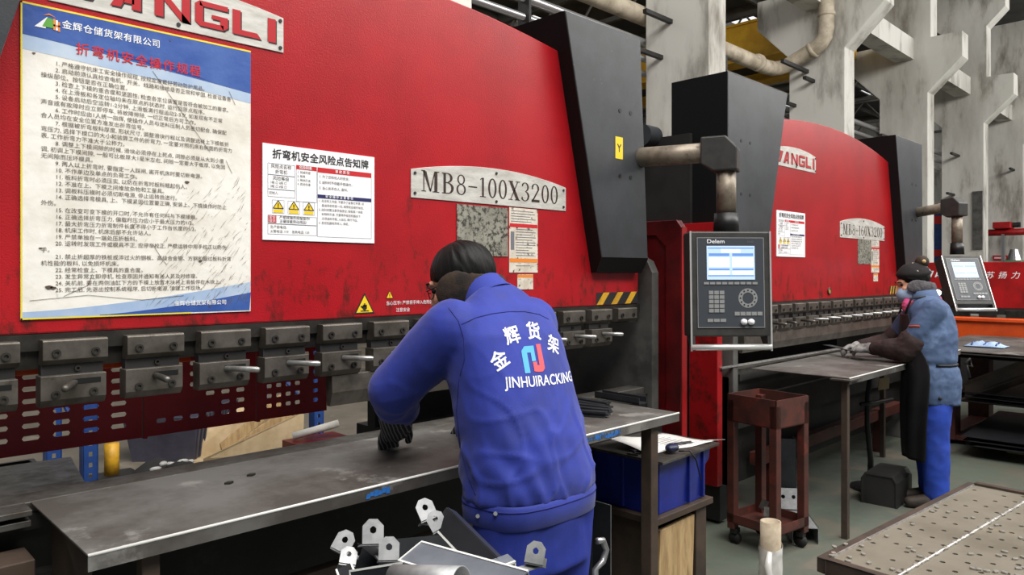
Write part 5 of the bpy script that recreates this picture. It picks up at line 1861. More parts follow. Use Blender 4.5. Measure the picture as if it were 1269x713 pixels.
def tab_bracket(lab, a, b_, w, h, lugs, rims=(1, 1), ends=(0, 0), roll=0.0, grey=False):
    """bent channel from a to b_, its web turned to the open side, with chamfered bolt lugs bent out of it
    lugs: (middle, turn in its own plane, size, tip, swing)"""
    o = thing('tabbed_bracket', lab, 'bracket', a, 'heap of tabbed brackets')
    d = (b_ - a).normalized()
    n0 = (V((0, 0, CAM_Z)) - (a + b_) / 2).normalized()
    n0 = (n0 - d * n0.dot(d)).normalized()
    n0 = Matrix.Rotation(roll, 3, d) @ n0
    s_ = d.cross(n0)
    t = .003
    L_ = b_ - a
    bb_ = B()
    quad = lambda p0, p1, q0, q1: [a + s_ * p0 + n0 * q0, a + s_ * p1 + n0 * q0, a + s_ * p1 + n0 * q1, a + s_ * p0 + n0 * q1]
    bb_.prism(quad(-w / 2, w / 2, -t, 0), L_)
    for sx in (-1, 1):
        bb_.prism(quad(sx * w / 2 - t / 2, sx * w / 2 + t / 2, -h, -t), L_)
    obj('channel', bb_, M['lit_grey'] if grey else M['dark_zinc'], o)
    e = B()
    for sx, on in zip((-1, 1), rims):
        if on:
            e.prism(quad(sx * w / 2 - t * .65, sx * w / 2 + t * .65, -t * .8, t * .5), L_)
    for en, p in zip(ends, (a, b_)):
        if en:
            e.prism([p + s_ * (-w / 2) - n0 * t * .6, p + s_ * (w / 2) - n0 * t * .6, p + s_ * (w / 2) + n0 * t * .5, p - s_ * (w / 2) + n0 * t * .5], d * t * .8)
    if len(e.bm.verts):
        obj('cut_edge', e, M['cut_edge'], o)
    for (c, turn, sz, tip, swing) in lugs:
        n1 = (V((0, 0, CAM_Z)) - c).normalized()
        x1 = RV.copy()
        y1 = n1.cross(x1).normalized()
        x1 = y1.cross(n1)
        R1 = Matrix.Rotation(turn, 3, n1) @ Matrix.Rotation(tip, 3, x1) @ Matrix.Rotation(swing, 3, y1)
        xx, yy_ = R1 @ x1, R1 @ y1
        lg = B()
        root = c - yy_ * sz * .5
        tab_plate(lg, root, xx, yy_, sz * .92, sz, sz * .15, .003)
        nn = xx.cross(yy_)
        back = nn * (-sz * .62)                          # the bent neck that runs back into the channel
        lg.prism([root + xx * sz * .46, root - xx * sz * .46, root - xx * sz * .46 + back, root + xx * sz * .46 + back], yy_ * -.003)
        lg.prism([root + xx * sz * .46 - yy_ * .0015, root + xx * sz * .46 + back * .9 - yy_ * .0015, root + xx * sz * .46 + back * .9 + yy_ * sz * .34, root + xx * sz * .46 + yy_ * sz * .34], xx * -.003)
        # strap from the bend to the nearer end of the channel
        end = a if (a - root).length < (b_ - root).length else b_
        p0 = root + back * .9
        tgt = end - n0 * h * .5 + (d if end is a else -d) * .012
        hw_ = xx * sz * .3
        dz_ = yy_ * -.003
        if (tgt - p0).length > .01:
            lg.prism([p0 - hw_, p0 + hw_, tgt + hw_, tgt - hw_], dz_)
        obj('bolt_lug', lg, M['zinc'], o)
    return o


M['lit_grey'] = mat('hot_rolled_lit', (112, 119, 128), (96, 103, 112), scale=12, rough=.45, metal=.1)  # paler copy of hot_rolled; light from above is put into the colour
tab_bracket('bracket of the heap that stands highest, two lugs at its top toward the table', P(545, 641, 1.52), P(610, 708, 1.36), .046, .03,
            [(P(527, 631, 1.54), .45, .042, -.15, .35), (P(540, 645, 1.51), .55, .038, -.1, .15)], rims=(0, 1), roll=.25)
tab_bracket('bracket lying across the front of the heap, pale grey face and bright cut rim', P(508, 683, 1.40), P(640, 722, 1.20), .058, .045, [], rims=(1, 1), ends=(1, 0), roll=-.75, grey=True)
tab_bracket('bracket behind the front ones, two large lugs side by side at its left end', P(470, 687, 1.52), P(575, 676, 1.66), .05, .04,
            [(P(462, 659, 1.50), .05, .048, -.1, .3), (P(482, 680, 1.46), .02, .044, -.1, .1)], rims=(0, 0))
tab_bracket('bracket at the left edge of the heap, one lug tilted away from the others', P(446, 690, 1.53), P(510, 712, 1.60), .045, .03,
            [(P(427, 671, 1.54), -.45, .043, -.1, -.2)], rims=(1, 0))
tab_bracket('bracket low at the left of the heap under the tilted lug', P(426, 702, 1.46), P(438, 735, 1.40), .03, .03,
            [(P(432, 689, 1.48), -.1, .036, -.5, .1)], rims=(1, 1))
tab_bracket('bracket whose single bright lug stands before the blue trousers', P(640, 712, 1.36), P(560, 742, 1.30), .05, .03,
            [(P(664, 685, 1.40), -.2, .040, -.05, -.25)], rims=(1, 1), ends=(1, 0), roll=-.6, grey=True)
tab_bracket('bracket along the bottom of the heap with a bright long rim', P(434, 722, 1.42), P(500, 712, 1.36), .04, .03, [], rims=(1, 1), ends=(1, 0))
o = thing('curved_cover', 'bright curved metal cover at the bottom of the bracket heap', 'cover', P(525, 730, 1.28))
b = B()
a0, b0 = P(488, 716, 1.30), P(572, 722, 1.22)
d = (b0 - a0).normalized()
u, w_ = orth(d)
sec = lambda p, r: [p + (u * math.cos(q) + w_ * math.sin(q)) * r for q in [2 * PI * k / 28 for k in range(28)]]
b.loft([sec(a0, .022), sec(b0, .026), sec(b0, .0235), sec(a0, .0195), sec(a0, .022)], caps=False)
obj('shell', b, M['zinc'], o, True)

# ================================================================== people
def ring_e(c, u, v, a, b, n=28, p=2.3):
    """super-ellipse ring: half width a along u, half depth b along v"""
    out = []
    for i in range(n):
        t = 2 * PI * i / n
        cx_, sy_ = math.cos(t), math.sin(t)
        out.append(c + u * a * math.copysign(abs(cx_) ** (2 / p), cx_) + v * b * math.copysign(abs(sy_) ** (2 / p), sy_))
    return out


def torso(b, spine, right, p=2.3):
    """spine = [(centre, half width, half depth)]"""
    rings = []
    m = len(spine)
    for i, (c, a, d) in enumerate(spine):
        ax = (spine[min(i + 1, m - 1)][0] - spine[max(i - 1, 0)][0]).normalized()
        u = (right - ax * right.dot(ax)).normalized()
        v = ax.cross(u)
        rings.append(ring_e(c, u, v, a, d, p=p))
    b.loft(rings)


def frame(fwd, up):
    fwd = V(fwd).normalized()
    up = V(up)
    up = (up - fwd * up.dot(fwd)).normalized()
    rt = fwd.cross(up)
    return Matrix((rt, fwd, up)).transposed()              # local x right, y forward, z up


def head(b, c, R3, s=1.0):
    E_ = lambda p, r, rot=None: b.ell(c + R3 @ (V(p) * s), tuple(q * s for q in r), R3 @ rot if rot else R3, 20, 14)
    E_((0, -.012, .028), (.076, .094, .088))              # cranium
    E_((0, .03, -.03), (.062, .066, .085))                # face
    E_((0, .045, -.082), (.046, .046, .034))              # jaw
    E_((0, .082, -.098), (.02, .016, .014))               # chin
    E_((0, .084, .022), (.05, .018, .014))                # brow
    E_((0, .098, -.02), (.011, .016, .026))               # nose
    E_((0, .108, -.034), (.014, .012, .010))
    E_((0, .092, -.064), (.022, .010, .006))              # lips
    E_((0, .091, -.074), (.019, .010, .006))
    E_((.036, .07, -.03), (.022, .022, .022)), E_((-.036, .07, -.03), (.022, .022, .022))
    for sx in (-1, 1):
        E_((sx * .078, -.008, -.012), (.009, .02, .033), Matrix.Rotation(sx * .25, 3, 'Z'))
        E_((sx * .076, -.004, -.036), (.008, .01, .012))


def hand(b, w, fwd, palm_n, side, s=1.0, curl=0.5, fat=0.0, spread=1.0):
    """wrist, direction of the fingers, direction the palm faces, thumb side sign along the hand's right"""
    R3 = frame(fwd, -V(palm_n))                            # z = back of the hand
    T = lambda p: w + R3 @ (V(p) * s)
    k = fat
    b.limb([T((0, -.02, 0)), T((0, .02, 0))], [.027 * s + k, .03 * s + k])
    for x in (-.028, -.009, .010, .028):                   # palm: four metacarpals side by side
        b.limb([T((x * .7, .01, 0)), T((x, .088, 0.002))], [.017 * s + k, .0135 * s + k], 10)
    for i, (x, ln) in enumerate(((-.030, .060), (-.0105, .074), (.010, .079), (.029, .070))):
        if side > 0:
            ln = (.058, .074, .08, .072)[i]
        else:
            ln = (.072, .08, .074, .058)[i]
        p = V((x, .09, .002))
        d = V((x * .25 * spread, 1, 0)).normalized()
        pts = [T(p)]
        ang = 0.0
        for seg, fr in enumerate((.45, .31, .24)):
            ang += curl * (.55, .8, .6)[seg]
            q = V((d.x * math.cos(ang), d.y * math.cos(ang), -math.sin(ang)))
            p = p + q * ln * fr
            pts.append(T(p))
        b.limb(pts, [.0098 * s + k, .0092 * s + k, .0086 * s + k, .0075 * s + k], 10)
    p = [V((side * .022, .018, -.006)), V((side * .05, .05, -.016)), V((side * .058, .082, -.026 - .012 * curl)), V((side * .055, .105, -.034 - .02 * curl))]
    b.limb([T(q) for q in p], [.016 * s + k, .0125 * s + k, .0105 * s + k, .0088 * s + k], 10)


def folds(amp, sc=(9, 9, 5), seed=0.0, low=None):
    def fn(co):
        a = noise.noise(V((co.x * sc[0] + seed, co.y * sc[1], co.z * sc[2])))
        c = noise.noise(V((co.x * sc[0] * 2.1, co.y * sc[1] * 2.1 + seed, co.z * sc[2] * 2.6)))
        k = amp if low is None else amp * low(co)
        return k * (0.9 * a - 0.7 * abs(c) + 0.2)
    return fn


def hair_cap(c, R3, s, par, m, name='hair', cut=None):
    """hair that hugs the skull and ends at forehead, ears and nape"""
    bm = bmesh.new()
    bmesh.ops.create_uvsphere(bm, u_segments=120, v_segments=60, radius=1.0)
    for v in bm.verts:
        d = v.co.normalized()
        # hair where the direction looks up or back
        edge = cut(d) if cut else (d.z + 0.10 - 0.75 * max(0.0, d.y) + 0.75 * max(0, -d.y))
        k = max(0.0, min(1.0, edge / 0.16 + 0.5))
        k = k * k * (3 - 2 * k)
        az = V((d.x, d.y, 0)).normalized() if abs(d.x) + abs(d.y) > 1e-4 else V((1, 0, 0))
        st = noise.noise(V((az.x * 9, az.y * 9, d.z * 1.5))) * 0.030 + noise.noise(V((az.x * 26, az.y * 26, d.z * 2))) * 0.022
        r = 0.93 + 0.125 * k + st * k
        v.co = c + R3 @ (V((d.x * .077 * r, -.012 + d.y * .096 * r, .028 + d.z * .089 * r)) * s)
    me = bpy.data.meshes.new(name)
    bm.to_mesh(me)
    bm.free()
    me.materials.append(m)
    for p in me.polygons:
        p.use_smooth = True
    return link(name, me, par)


def bvh_of(o):
    me = o.data
    return BVHTree.FromPolygons([v.co.copy() for v in me.vertices], [p.vertices[:] for p in me.polygons])


# ------------------------------------------------------------------ worker bending at the near press
W1 = thing('person', 'worker in a blue printed work jacket bending over the near table, seen from behind', 'person', (1.56, 1.45, 0))
RT = V((1, 0, 0))
spine = [V((1.552, 1.493, .80)), V((1.553, 1.497, .88)), V((1.556, 1.52, 1.0)), V((1.56, 1.568, 1.14)), V((1.568, 1.62, 1.27)), V((1.574, 1.655, 1.345)), V((1.574, 1.685, 1.395)), V((1.57, 1.71, 1.425))]
hc = P(573, 350, 2.37)                                     # middle of the head
hR = frame((-.52, .80, -.36), (-.12, .30, .95))
sL, eL, wL = V((1.405, 1.675, 1.33)), V((1.325, 1.85, 1.145)), V((1.425, 1.955, 1.05))
sR, eR, wR = V((1.735, 1.675, 1.33)), V((1.88, 1.82, 1.10)), V((1.85, 1.99, 1.0))
hipL, kneeL, ankL = V((1.455, 1.475, .84)), V((1.44, 1.49, .47)), V((1.43, 1.43, .09))
hipR, kneeR, ankR = V((1.655, 1.475, .84)), V((1.665, 1.50, .47)), V((1.68, 1.45, .09))

b = B()
torso(b, [(c, a, d) for c, (a, d) in zip(spine, ((.165, .11), (.165, .115), (.15, .105), (.165, .115), (.175, .11), (.15, .085), (.09, .07), (.06, .06)))], RT)
b.limb([spine[5] + V((0, 0, .02)), spine[7] + V((0, .01, .0)), hc + hR @ V((0, -.03, -.06))], [.075, .06, .056])
head(b, hc, hR, 1.06)
for s_, e_, w_ in ((sL, eL, wL), (sR, eR, wR)):
    b.limb([s_, e_, w_], [.058, .044, .029])
for h_, k_, a_ in ((hipL, kneeL, ankL), (hipR, kneeR, ankR)):
    b.limb([h_, k_, a_, a_ + V((0, .03, -.035)), a_ + V((0, .14, -.055))], [.092, .06, .042, .045, .032])
hLf, hLn = V((.25, .72, -.50)), V((.12, -.62, -.72))
hand(b, wL + V((.008, .034, -.05)), hLf, hLn, 1, .98, .35)
hand(b, wR + V((-.004, .02, -.02)), V((-.25, .75, -.5)), V((-.1, -.5, -.8)), -1, .98, .35)
link('body', remesh(b, .0065, 4, None, 'body', M['skin']), W1)

# gloves: striped knit, left one in plain view
for nm, w_, f_, n_, sd_, el_ in (('left', wL + V((.008, .034, -.05)), hLf, hLn, 1, eL), ('right', wR + V((-.004, .02, -.02)), V((-.25, .75, -.5)), V((-.1, -.5, -.8)), -1, eR)):
    g = B()
    hand(g, w_, f_, n_, sd_, .98, .35, fat=.0045)
    d_ = (w_ - el_).normalized()
    g.limb([w_ - d_ * .10, w_ - d_ * .05, w_, w_ + f_.normalized() * .05], [.056, .056, .053, .042], 18)
    link('glove', remesh(g, .006, 4, None, 'glove', M['glove']), W1)

# trousers
b = B()
torso(b, [(V((1.555, 1.475, .66)), .18, .122), (V((1.555, 1.478, .80)), .172, .122), (V((1.553, 1.487, .92)), .15, .11)], RT)
for h_, k_, a_ in ((hipL, kneeL, ankL), (hipR, kneeR, ankR)):
    b.limb([h_ + V((0, 0, -.02)), (h_ + k_) / 2, k_, (k_ + a_) / 2 + V((0, -.01, 0)), a_ + V((0, 0, .02))], [.108, .104, .092, .086, .08], 18)
link('trousers', remesh(b, .010, 6, folds(.007, (5, 5, 4), 3.0), 'trousers', M['denim_trouser']), W1)
for a_ in (ankL, ankR):
    b = B()
    b.limb([a_ + V((0, -.03, -.04)), a_ + V((0, .05, -.046)), a_ + V((0, .15, -.056))], [.05, .048, .034])
    b.limb([a_ + V((0, -.02, .03)), a_ + V((0, -.02, -.03))], [.05, .05])
    sh = remesh(b, .008, 5, None, 'shoe', M['shoe'])
    for v in sh.vertices:
        v.co.z = max(v.co.z, 0.004)
    link('shoe', sh, W1)

# jacket
b = B()
dims = ((.206, .140), (.214, .150), (.200, .148), (.198, .142), (.208, .135), (.192, .112), (.13, .09), (.082, .078))
torso(b, [(c, a, d) for c, (a, d) in zip(spine, dims)], RT, 2.4)
for s_, e_, w_ in ((sL, eL, wL), (sR, eR, wR)):
    m1 = (s_ + e_) / 2
    dd_ = (w_ - e_).normalized()
    b.limb([s_ + V((0, -.005, .0)), m1, e_, e_.lerp(w_, .5), w_ - dd_ * .055], [.092, .086, .08, .073, .060], 20)
jf = folds(.008, (6, 6, 4), 1.3, lambda co: 0.55 + 0.9 * max(0, min(1, (1.25 - co.z) / .35)))


def jacket_disp(co):
    k = jf(co)
    # drag folds from the armpit down to the waist, and bunches round the elbow
    t = (co.x - 1.40) * 2.2 + (co.z - 1.0)
    k += 0.003 * math.sin(t * 42 + 2 * noise.noise(co * 6)) * max(0, min(1, (1.2 - co.z) * 5)) * max(0, min(1, (1.62 - co.x) * 6))
    # blouse over the waistband
    k += 0.004 * math.exp(-((co.z - .92) / .04) ** 2)
    k -= 0.010 * max(0, min(1, (.874 - co.z) / .015))
    low = max(0.15, min(1, (1.28 - co.z) / .3))
    q = noise.noise(V((co.x * 10 + co.z * 3.5, co.y * 7, co.z * 2.6 - co.x * 1.5)))
    k += 0.0065 * low * (max(0.0, 1 - abs(q) * 5.5) ** 2)
    q = noise.noise(V((co.x * 5 - co.z * 7 + 9, co.y * 5, co.z * 5 + co.x * 5)))
    k += 0.005 * low * (max(0.0, 1 - abs(q) * 6) ** 2)
    return k


J1 = link('jacket', remesh(b, .0085, 5, jacket_disp, 'jacket', M['denim']), W1)
# waistband: a crisp double strip of cloth round the hips, open at the lower edge
wbr = []
for z_, gr in ((.808, -.004), (.811, -.001), (.842, .0015), (.868, .001), (.875, -.005)):
    ring = []
    for k in range(64):
        a_ = 2 * PI * k / 64
        cc_ = V((1.552, 1.493, z_))
        p_ = ring_e(cc_, V((1, 0, 0)), V((0, 1, 0)), .208, .142, 64, 2.8)[k]
        dd_ = (p_ - cc_).normalized()
        ring.append(p_ + dd_ * (gr + .003 * noise.noise(V((math.cos(a_) * 3, math.sin(a_) * 3, .5)))))
    wbr.append(ring)
wbr.insert(0, [p_ + (V((1.552, 1.493, p_.z)) - p_).normalized() * .008 + V((0, 0, .003)) for p_ in wbr[0]])
obj('waistband', B().loft(wbr, caps=False), M['denim'], J1, True)
# collar
cr = []
ax = (spine[7] - spine[6]).normalized()
u = (RT - ax * RT.dot(ax)).normalized()
v = ax.cross(u)
for k, (h, a, d) in enumerate(((-.02, .096, .088), (.0, .086, .08), (.035, .078, .074), (.04, .073, .069), (.0, .076, .07))):
    cr.append(ring_e(spine[7] + ax * h, u, v, a, d, 32, 2))
obj('collar', B().loft(cr, caps=False), M['denim'], J1, True)
bvh = BVHTree.FromPolygons([v_.co + root_loc(W1) for v_ in J1.data.vertices], [p.vertices[:] for p in J1.data.polygons])


def on_back(x, z, lift=.002, dirn=V((.0, 1, -.12))):
    o_ = V((x, 1.0, z)) - V((0, 0, dirn.z)) * .4
    hit, nrm, _, _ = bvh.ray_cast(o_, dirn.normalized())
    if hit is None:
        return None
    return hit + nrm * lift


PD = V((math.sin(math.radians(24)), math.cos(math.radians(24)), 0))      # the way the middle of the back faces, reversed
PX = V((PD.y, -PD.x, 0))
PO, _n, _i, _d = bvh.ray_cast(V((0, 0, CAM_Z)), (P(662, 446, 2.0) - V((0, 0, CAM_Z))).normalized())


def print_on_back(name, me, m, x0, z0, ang=0.0, lift=.0013):
    """flat print laid on the cloth of the back; x0, z0 from the middle of the emblem"""
    bm = bmesh.new()
    bm.from_mesh(me)
    bmesh.ops.triangulate(bm, faces=bm.faces)
    for _ in range(4):
        es = [e for e in bm.edges if e.calc_length() > .006]
        if not es:
            break
        bmesh.ops.subdivide_edges(bm, edges=es, cuts=1)
        bmesh.ops.triangulate(bm, faces=bm.faces)
    ca_, sa_ = math.cos(ang), math.sin(ang)
    bad = []
    for vv in bm.verts:
        x, z = vv.co.x * ca_ - vv.co.y * sa_ + x0, vv.co.x * sa_ + vv.co.y * ca_ + z0
        h, nrm, _, _ = bvh.ray_cast(PO + PX * x + V((0, 0, z)) - PD * .4, PD)
        if h is None:
            bad.append(vv)
        else:
            vv.co = h + nrm * lift
    bmesh.ops.delete(bm, geom=bad, context='VERTS')
    bm.to_mesh(me)
    bm.free()
    me.materials.clear()
    me.materials.append(m)
    return link(name, me, J1)


for ch_, x, z, a_ in (('金', -.112, .005, .50), ('辉', -.062, .070, .16), ('货', .018, .078, -.12), ('架', .088, .035, -.42)):
    tm_ = text_mesh(ch_, .052, bold=.03, align='CENTER')
    tm_.transform(Matrix.Translation((0, -.02, 0)))
    print_on_back('back_print', tm_, M['white'], x, z, a_)
print_on_back('back_print', text_mesh('JINHUIRACKING', .040, bold=.018, align='CENTER', xs=.86), M['white'], .022, -.072, -.03)


def poly_mesh(polys):
    me = bpy.data.meshes.new('mark')
    vs, fs = [], []
    for p in polys:
        fs.append(list(range(len(vs), len(vs) + len(p))))
        vs += [(x, y, 0) for x, y in p]
    me.from_pydata(vs, [], fs)
    return me


q_ = .0115
blue = [[(0, 0), (.018, 0), (.018, .054), (0, .06)], [(0, .06), (.018, .054), (.045, .054), (.045, .072), (.012, .072)], [(.031, .03), (.045, .03), (.045, .054), (.031, .054)]]
red = [[(.052, .018), (.069, .008), (.069, .075), (.052, .075)], [(.044, 0), (.06, 0), (.069, .008), (.052, .018), (.044, .018)], [(.03, .003), (.044, 0), (.044, .028), (.03, .028)]]
m_lb = mat('logo_blue', (82, 170, 224), rough=.7)
m_lr = mat('logo_red', (228, 84, 92), rough=.7)
print_on_back('logo_mark', poly_mesh(blue), m_lb, -.040, -.034)
print_on_back('logo_mark', poly_mesh(red), m_lr, -.037, -.034)
# yoke seam across the shoulders, side seam and hem stitching as fine dark piping on the cloth
def cloth_ray(px, py, lift=.0005):
    d_ = (P(px, py, 2.0) - V((0, 0, CAM_Z))).normalized()
    h_, n_, _, _ = bvh.ray_cast(V((0, 0, CAM_Z)), d_)
    return None if h_ is None else h_ + n_ * lift


def seam(name, px, r=.0013):
    c_ = []
    for (xa, ya), (xb, yb) in zip(px, px[1:]):
        for k in range(6):
            q = cloth_ray(xa + (xb - xa) * k / 6, ya + (yb - ya) * k / 6)
            if q:
                c_.append(q)
    if len(c_) > 3:
        obj(name, B().tube(c_, r, 6), M['denim_seam'], J1)


seam('yoke_seam', [(572, 402), (590, 394), (610, 389), (630, 386.5), (650, 386.5), (668, 390), (682, 397)])
seam('armhole_seam', [(556, 382), (568, 398), (575, 420), (576, 445), (569, 470)])
seam('side_seam', [(569, 470), (566, 510), (570, 550), (580, 590), (592, 618)])
wb_v = [(k, p_) for k, p_ in enumerate(wbr[4])]
obj('hem_seam', B().tube([p_ + (p_ - V((1.552, 1.493, p_.z))).normalized() * .001 + V((0, 0, -.007)) for _k, p_ in wb_v], .0013, 6, closed=True), M['denim_seam'], J1)
wbv = BVHTree.FromPolygons([p_ for r_ in wbr for p_ in r_], [(i * 64 + k, i * 64 + (k + 1) % 64, (i + 1) * 64 + (k + 1) % 64, (i + 1) * 64 + k) for i in range(len(wbr) - 1) for k in range(64)])
for px, py in ((592, 640), (614, 637)):
    dirv = (P(px, py, 2.0) - V((0, 0, CAM_Z))).normalized()
    h, nrm, _, _ = wbv.ray_cast(V((0, 0, CAM_Z)), dirv)
    if h:
        nrm = -dirv
        obj('snap_button', B().cyl(h - nrm * .004, h + nrm * .007, .0055, n=14), M['zinc'], J1)
# sleeve cuffs
for e_, w_ in ((eL, wL), (eR, wR)):
    dd_ = (w_ - e_).normalized()
    c = w_ - dd_ * .02
    u, v = orth(dd_)
    obj('cuff', B().loft([ring_e(c + dd_ * h, u, v, r, r, 28, 2) for h, r in ((-.045, .066), (.0, .064), (.006, .060), (-.02, .056))], caps=False), M['denim'], J1, True)

# hair, parting, ear-warmer and glasses
HR = hair_cap(hc, hR, 1.07, W1, M['hair'], cut=lambda d: d.z + .34 - .45 * max(0, d.y - .2) + .5 * max(0, -d.y))
mf = B()
band = []
for k in range(25):
    a_ = math.radians(180 + 180 * k / 24)
    x, y = .094 * math.cos(a_), -.012 + .112 * math.sin(a_)
    z = -.022 - .022 * abs(math.sin(a_))
    band.append(hc + hR @ V((x, y, z)))
for sx in (-1, 1):
    mf.ell(hc + hR @ V((sx * .086, .004, -.03)), (.024, .068, .062), hR, 20, 14)
rings = []
for k in range(25):
    p = band[k]
    cpt = hc + hR @ V((0, -.012, -.03))
    out = (p - cpt)
    out.normalize()
    up_ = hR @ V((0, 0, 1))
    hgt = .046 - .02 * math.sin(PI * k / 24)
    rings.append([p + up_ * hgt * math.sin(t_) + out * .012 * math.cos(t_) for t_ in [2 * PI * j / 14 for j in range(14)]])
mf.loft(rings)
link('ear_warmer', remesh(mf, .006, 5, lambda co: .001 * noise.noise(co * 70), 'ear_warmer', M['muff']), W1)
gl = B()
gp = lambda x, y, z: hc + hR @ (V((x, y, z)) * 1.06)
for sx in (-1, 1):
    gl.tube([gp(sx * .033 + .024 * math.cos(2 * PI * k / 20), .103 - .008 * abs(math.cos(2 * PI * k / 20)), .0 + .019 * math.sin(2 * PI * k / 20)) for k in range(20)], .0016, 6, closed=True)
    gl.tube([gp(sx * .057, .098, .004), gp(sx * .072, .06, .004), gp(sx * .077, .0, .0), gp(sx * .078, -.02, -.012)], .0017, 6)
gl.tube([gp(-.010, .108, .004), gp(.0, .112, .007), gp(.010, .108, .004)], .0016, 6)
obj('glasses', gl, M['black'], W1, True)
for sx in (-1, 1):
    obj('eye', B().ell(gp(sx * .034, .083, .0), .0085, None, 12, 8), M['hair'], W1, True)
    obj('eyebrow', B().tube([gp(sx * .018, .102, .024), gp(sx * .034, .098, .029), gp(sx * .05, .086, .024)], .0032, 6), M['hair'], W1, True)

# ------------------------------------------------------------------ woman at the farther press
W2 = thing('person', 'woman in beanie, mask and black apron standing at the farther press', 'person', (5.3, 1.47, 0))
fw = V((-.52, .854, 0)).normalized()
RT2 = V((fw.y, -fw.x, 0))
C = lambda c, f=0.0, r=0.0: V(c) + fw * f + RT2 * r
sp2 = [V((5.305, 1.488, .665)), V((5.305, 1.488, .80)), V((5.31, 1.498, .92)), V((5.32, 1.512, 1.06)), V((5.345, 1.525, 1.19)), V((5.35, 1.535, 1.265)), V((5.35, 1.545, 1.31)), V((5.352, 1.552, 1.345))]
h2 = P(1131, 351, 4.92)
hR2 = frame((-.60, .80, -.22), (-.05, .12, 1))
s2L, e2L, w2L = C(sp2[5], 0, -.165) + V((0, 0, -.01)), V((5.165, 1.60, 1.0)), V((5.20, 1.81, .995))
s2R, e2R, w2R = C(sp2[5], 0, .165) + V((0, 0, -.01)), V((5.52, 1.80, 1.0)), V((5.36, 1.96, .985))
an2L, an2R = V((5.20, 1.44, .09)), V((5.345, 1.51, .09))
hp2L, hp2R = C(sp2[1], -.01, -.09), C(sp2[1], -.01, .09)
kn2L, kn2R = hp2L.lerp(an2L, .48) + fw * .02, hp2R.lerp(an2R, .48) + fw * .02
b = B()
torso(b, [(c, a, d) for c, (a, d) in zip(sp2, ((.16, .12), (.165, .125), (.14, .10), (.15, .11), (.155, .105), (.13, .085), (.08, .065), (.055, .055)))], RT2)
b.limb([sp2[5], sp2[7], h2 + hR2 @ V((0, -.025, -.06))], [.07, .054, .05])
head(b, h2, hR2, .95)
for s_, e_, w_ in ((s2L, e2L, w2L), (s2R, e2R, w2R)):
    b.limb([s_, e_, w_], [.052, .04, .027])
for h_, k_, a_ in ((hp2L, kn2L, an2L), (hp2R, kn2R, an2R)):
    b.limb([h_, k_, a_, a_ + fw * .03 + V((0, 0, -.035)), a_ + fw * .13 + V((0, 0, -.055))], [.085, .056, .04, .042, .03])
f2L = V((.02, .97, -.12))
f2R = V((-.75, .55, -.1))
hand(b, w2L + V((0, .02, 0)), f2L, V((.5, .1, -.85)), 1, .92, .7)
hand(b, w2R + V((-.01, .01, 0)), f2R, V((-.2, -.3, -.9)), -1, .92, .7)
link('body', remesh(b, .0065, 4, None, 'body', M['skin']), W2)
for w_, f_, n_, sd_, el_ in ((w2L + V((0, .02, 0)), f2L, V((.5, .1, -.85)), 1, e2L), (w2R + V((-.01, .01, 0)), f2R, V((-.2, -.3, -.9)), -1, e2R)):
    g = B()
    hand(g, w_, f_, n_, sd_, .92, .7, fat=.005)
    d_ = (w_ - el_).normalized()
    g.limb([w_ - d_ * .05, w_ + d_ * .01], [.042, .036], 16)
    link('glove', remesh(g, .006, 3, None, 'glove', M['glove_grey']), W2)
b = B()
torso(b, [(C(sp2[1], -.01) + V((0, 0, -.14)), .16, .118), (C(sp2[1], -.01), .155, .115), (sp2[2], .14, .105)], RT2)
for h_, k_, a_ in ((hp2L, kn2L, an2L), (hp2R, kn2R, an2R)):
    b.limb([h_ + V((0, 0, -.02)), h_.lerp(k_, .5), k_, k_.lerp(a_, .5) - fw * .008, a_ + V((0, 0, .015))], [.098, .094, .086, .08, .075], 18)
link('trousers', remesh(b, .010, 5, folds(.009, (7, 7, 5), 8.0), 'trousers', M['trouser2']), W2)
for a_ in (an2L, an2R):
    b = B()
    b.limb([a_ - fw * .035 + V((0, 0, -.04)), a_ + fw * .05 + V((0, 0, -.045)), a_ + fw * .15 + V((0, 0, -.055))], [.05, .048, .036])
    b.limb([a_ - fw * .02 + V((0, 0, .02)), a_ - fw * .02 + V((0, 0, -.03))], [.048, .048])
    sh = remesh(b, .008, 5, None, 'shoe', M['shoe'])
    for v in sh.vertices:
        v.co.z = max(v.co.z, 0.004)
    link('shoe', sh, W2)
b = B()
d2 = ((.185, .152), (.19, .156), (.178, .145), (.19, .155), (.192, .14), (.175, .12), (.115, .09), (.076, .074))
torso(b, [(c, a, d) for c, (a, d) in zip(sp2, d2)], RT2, 2.3)
for s_, e_, w_ in ((s2L, e2L, w2L), (s2R, e2R, w2R)):
    b.limb([s_ + RT2 * (.012 if s_ is s2L else -.012), (s_ + e_) / 2, s_.lerp(e_, .9), e_.lerp(w_, .1)], [.078, .077, .072, .06], 18)
wave2 = folds(.010, (10, 10, 8), 5.0)
J2 = link('jacket', remesh(b, .009, 5, lambda co: wave2(co) - .014 * math.exp(-((co.z - .915) / .018) ** 2), 'jacket', M['jacket2']), W2)
ax = (sp2[7] - sp2[6]).normalized()
u = (RT2 - ax * RT2.dot(ax)).normalized()
v = ax.cross(u)
obj('collar', B().loft([ring_e(sp2[7] + ax * h, u, v, a, d, 32, 2) for h, a, d in ((-.03, .1, .096), (-.0, .085, .083), (.03, .08, .078), (.03, .072, .07), (-.01, .072, .07))], caps=False), M['jacket2'], J2, True)
bv2 = BVHTree.FromPolygons([q.co + root_loc(W2) for q in J2.data.vertices], [p.vertices[:] for p in J2.data.polygons])
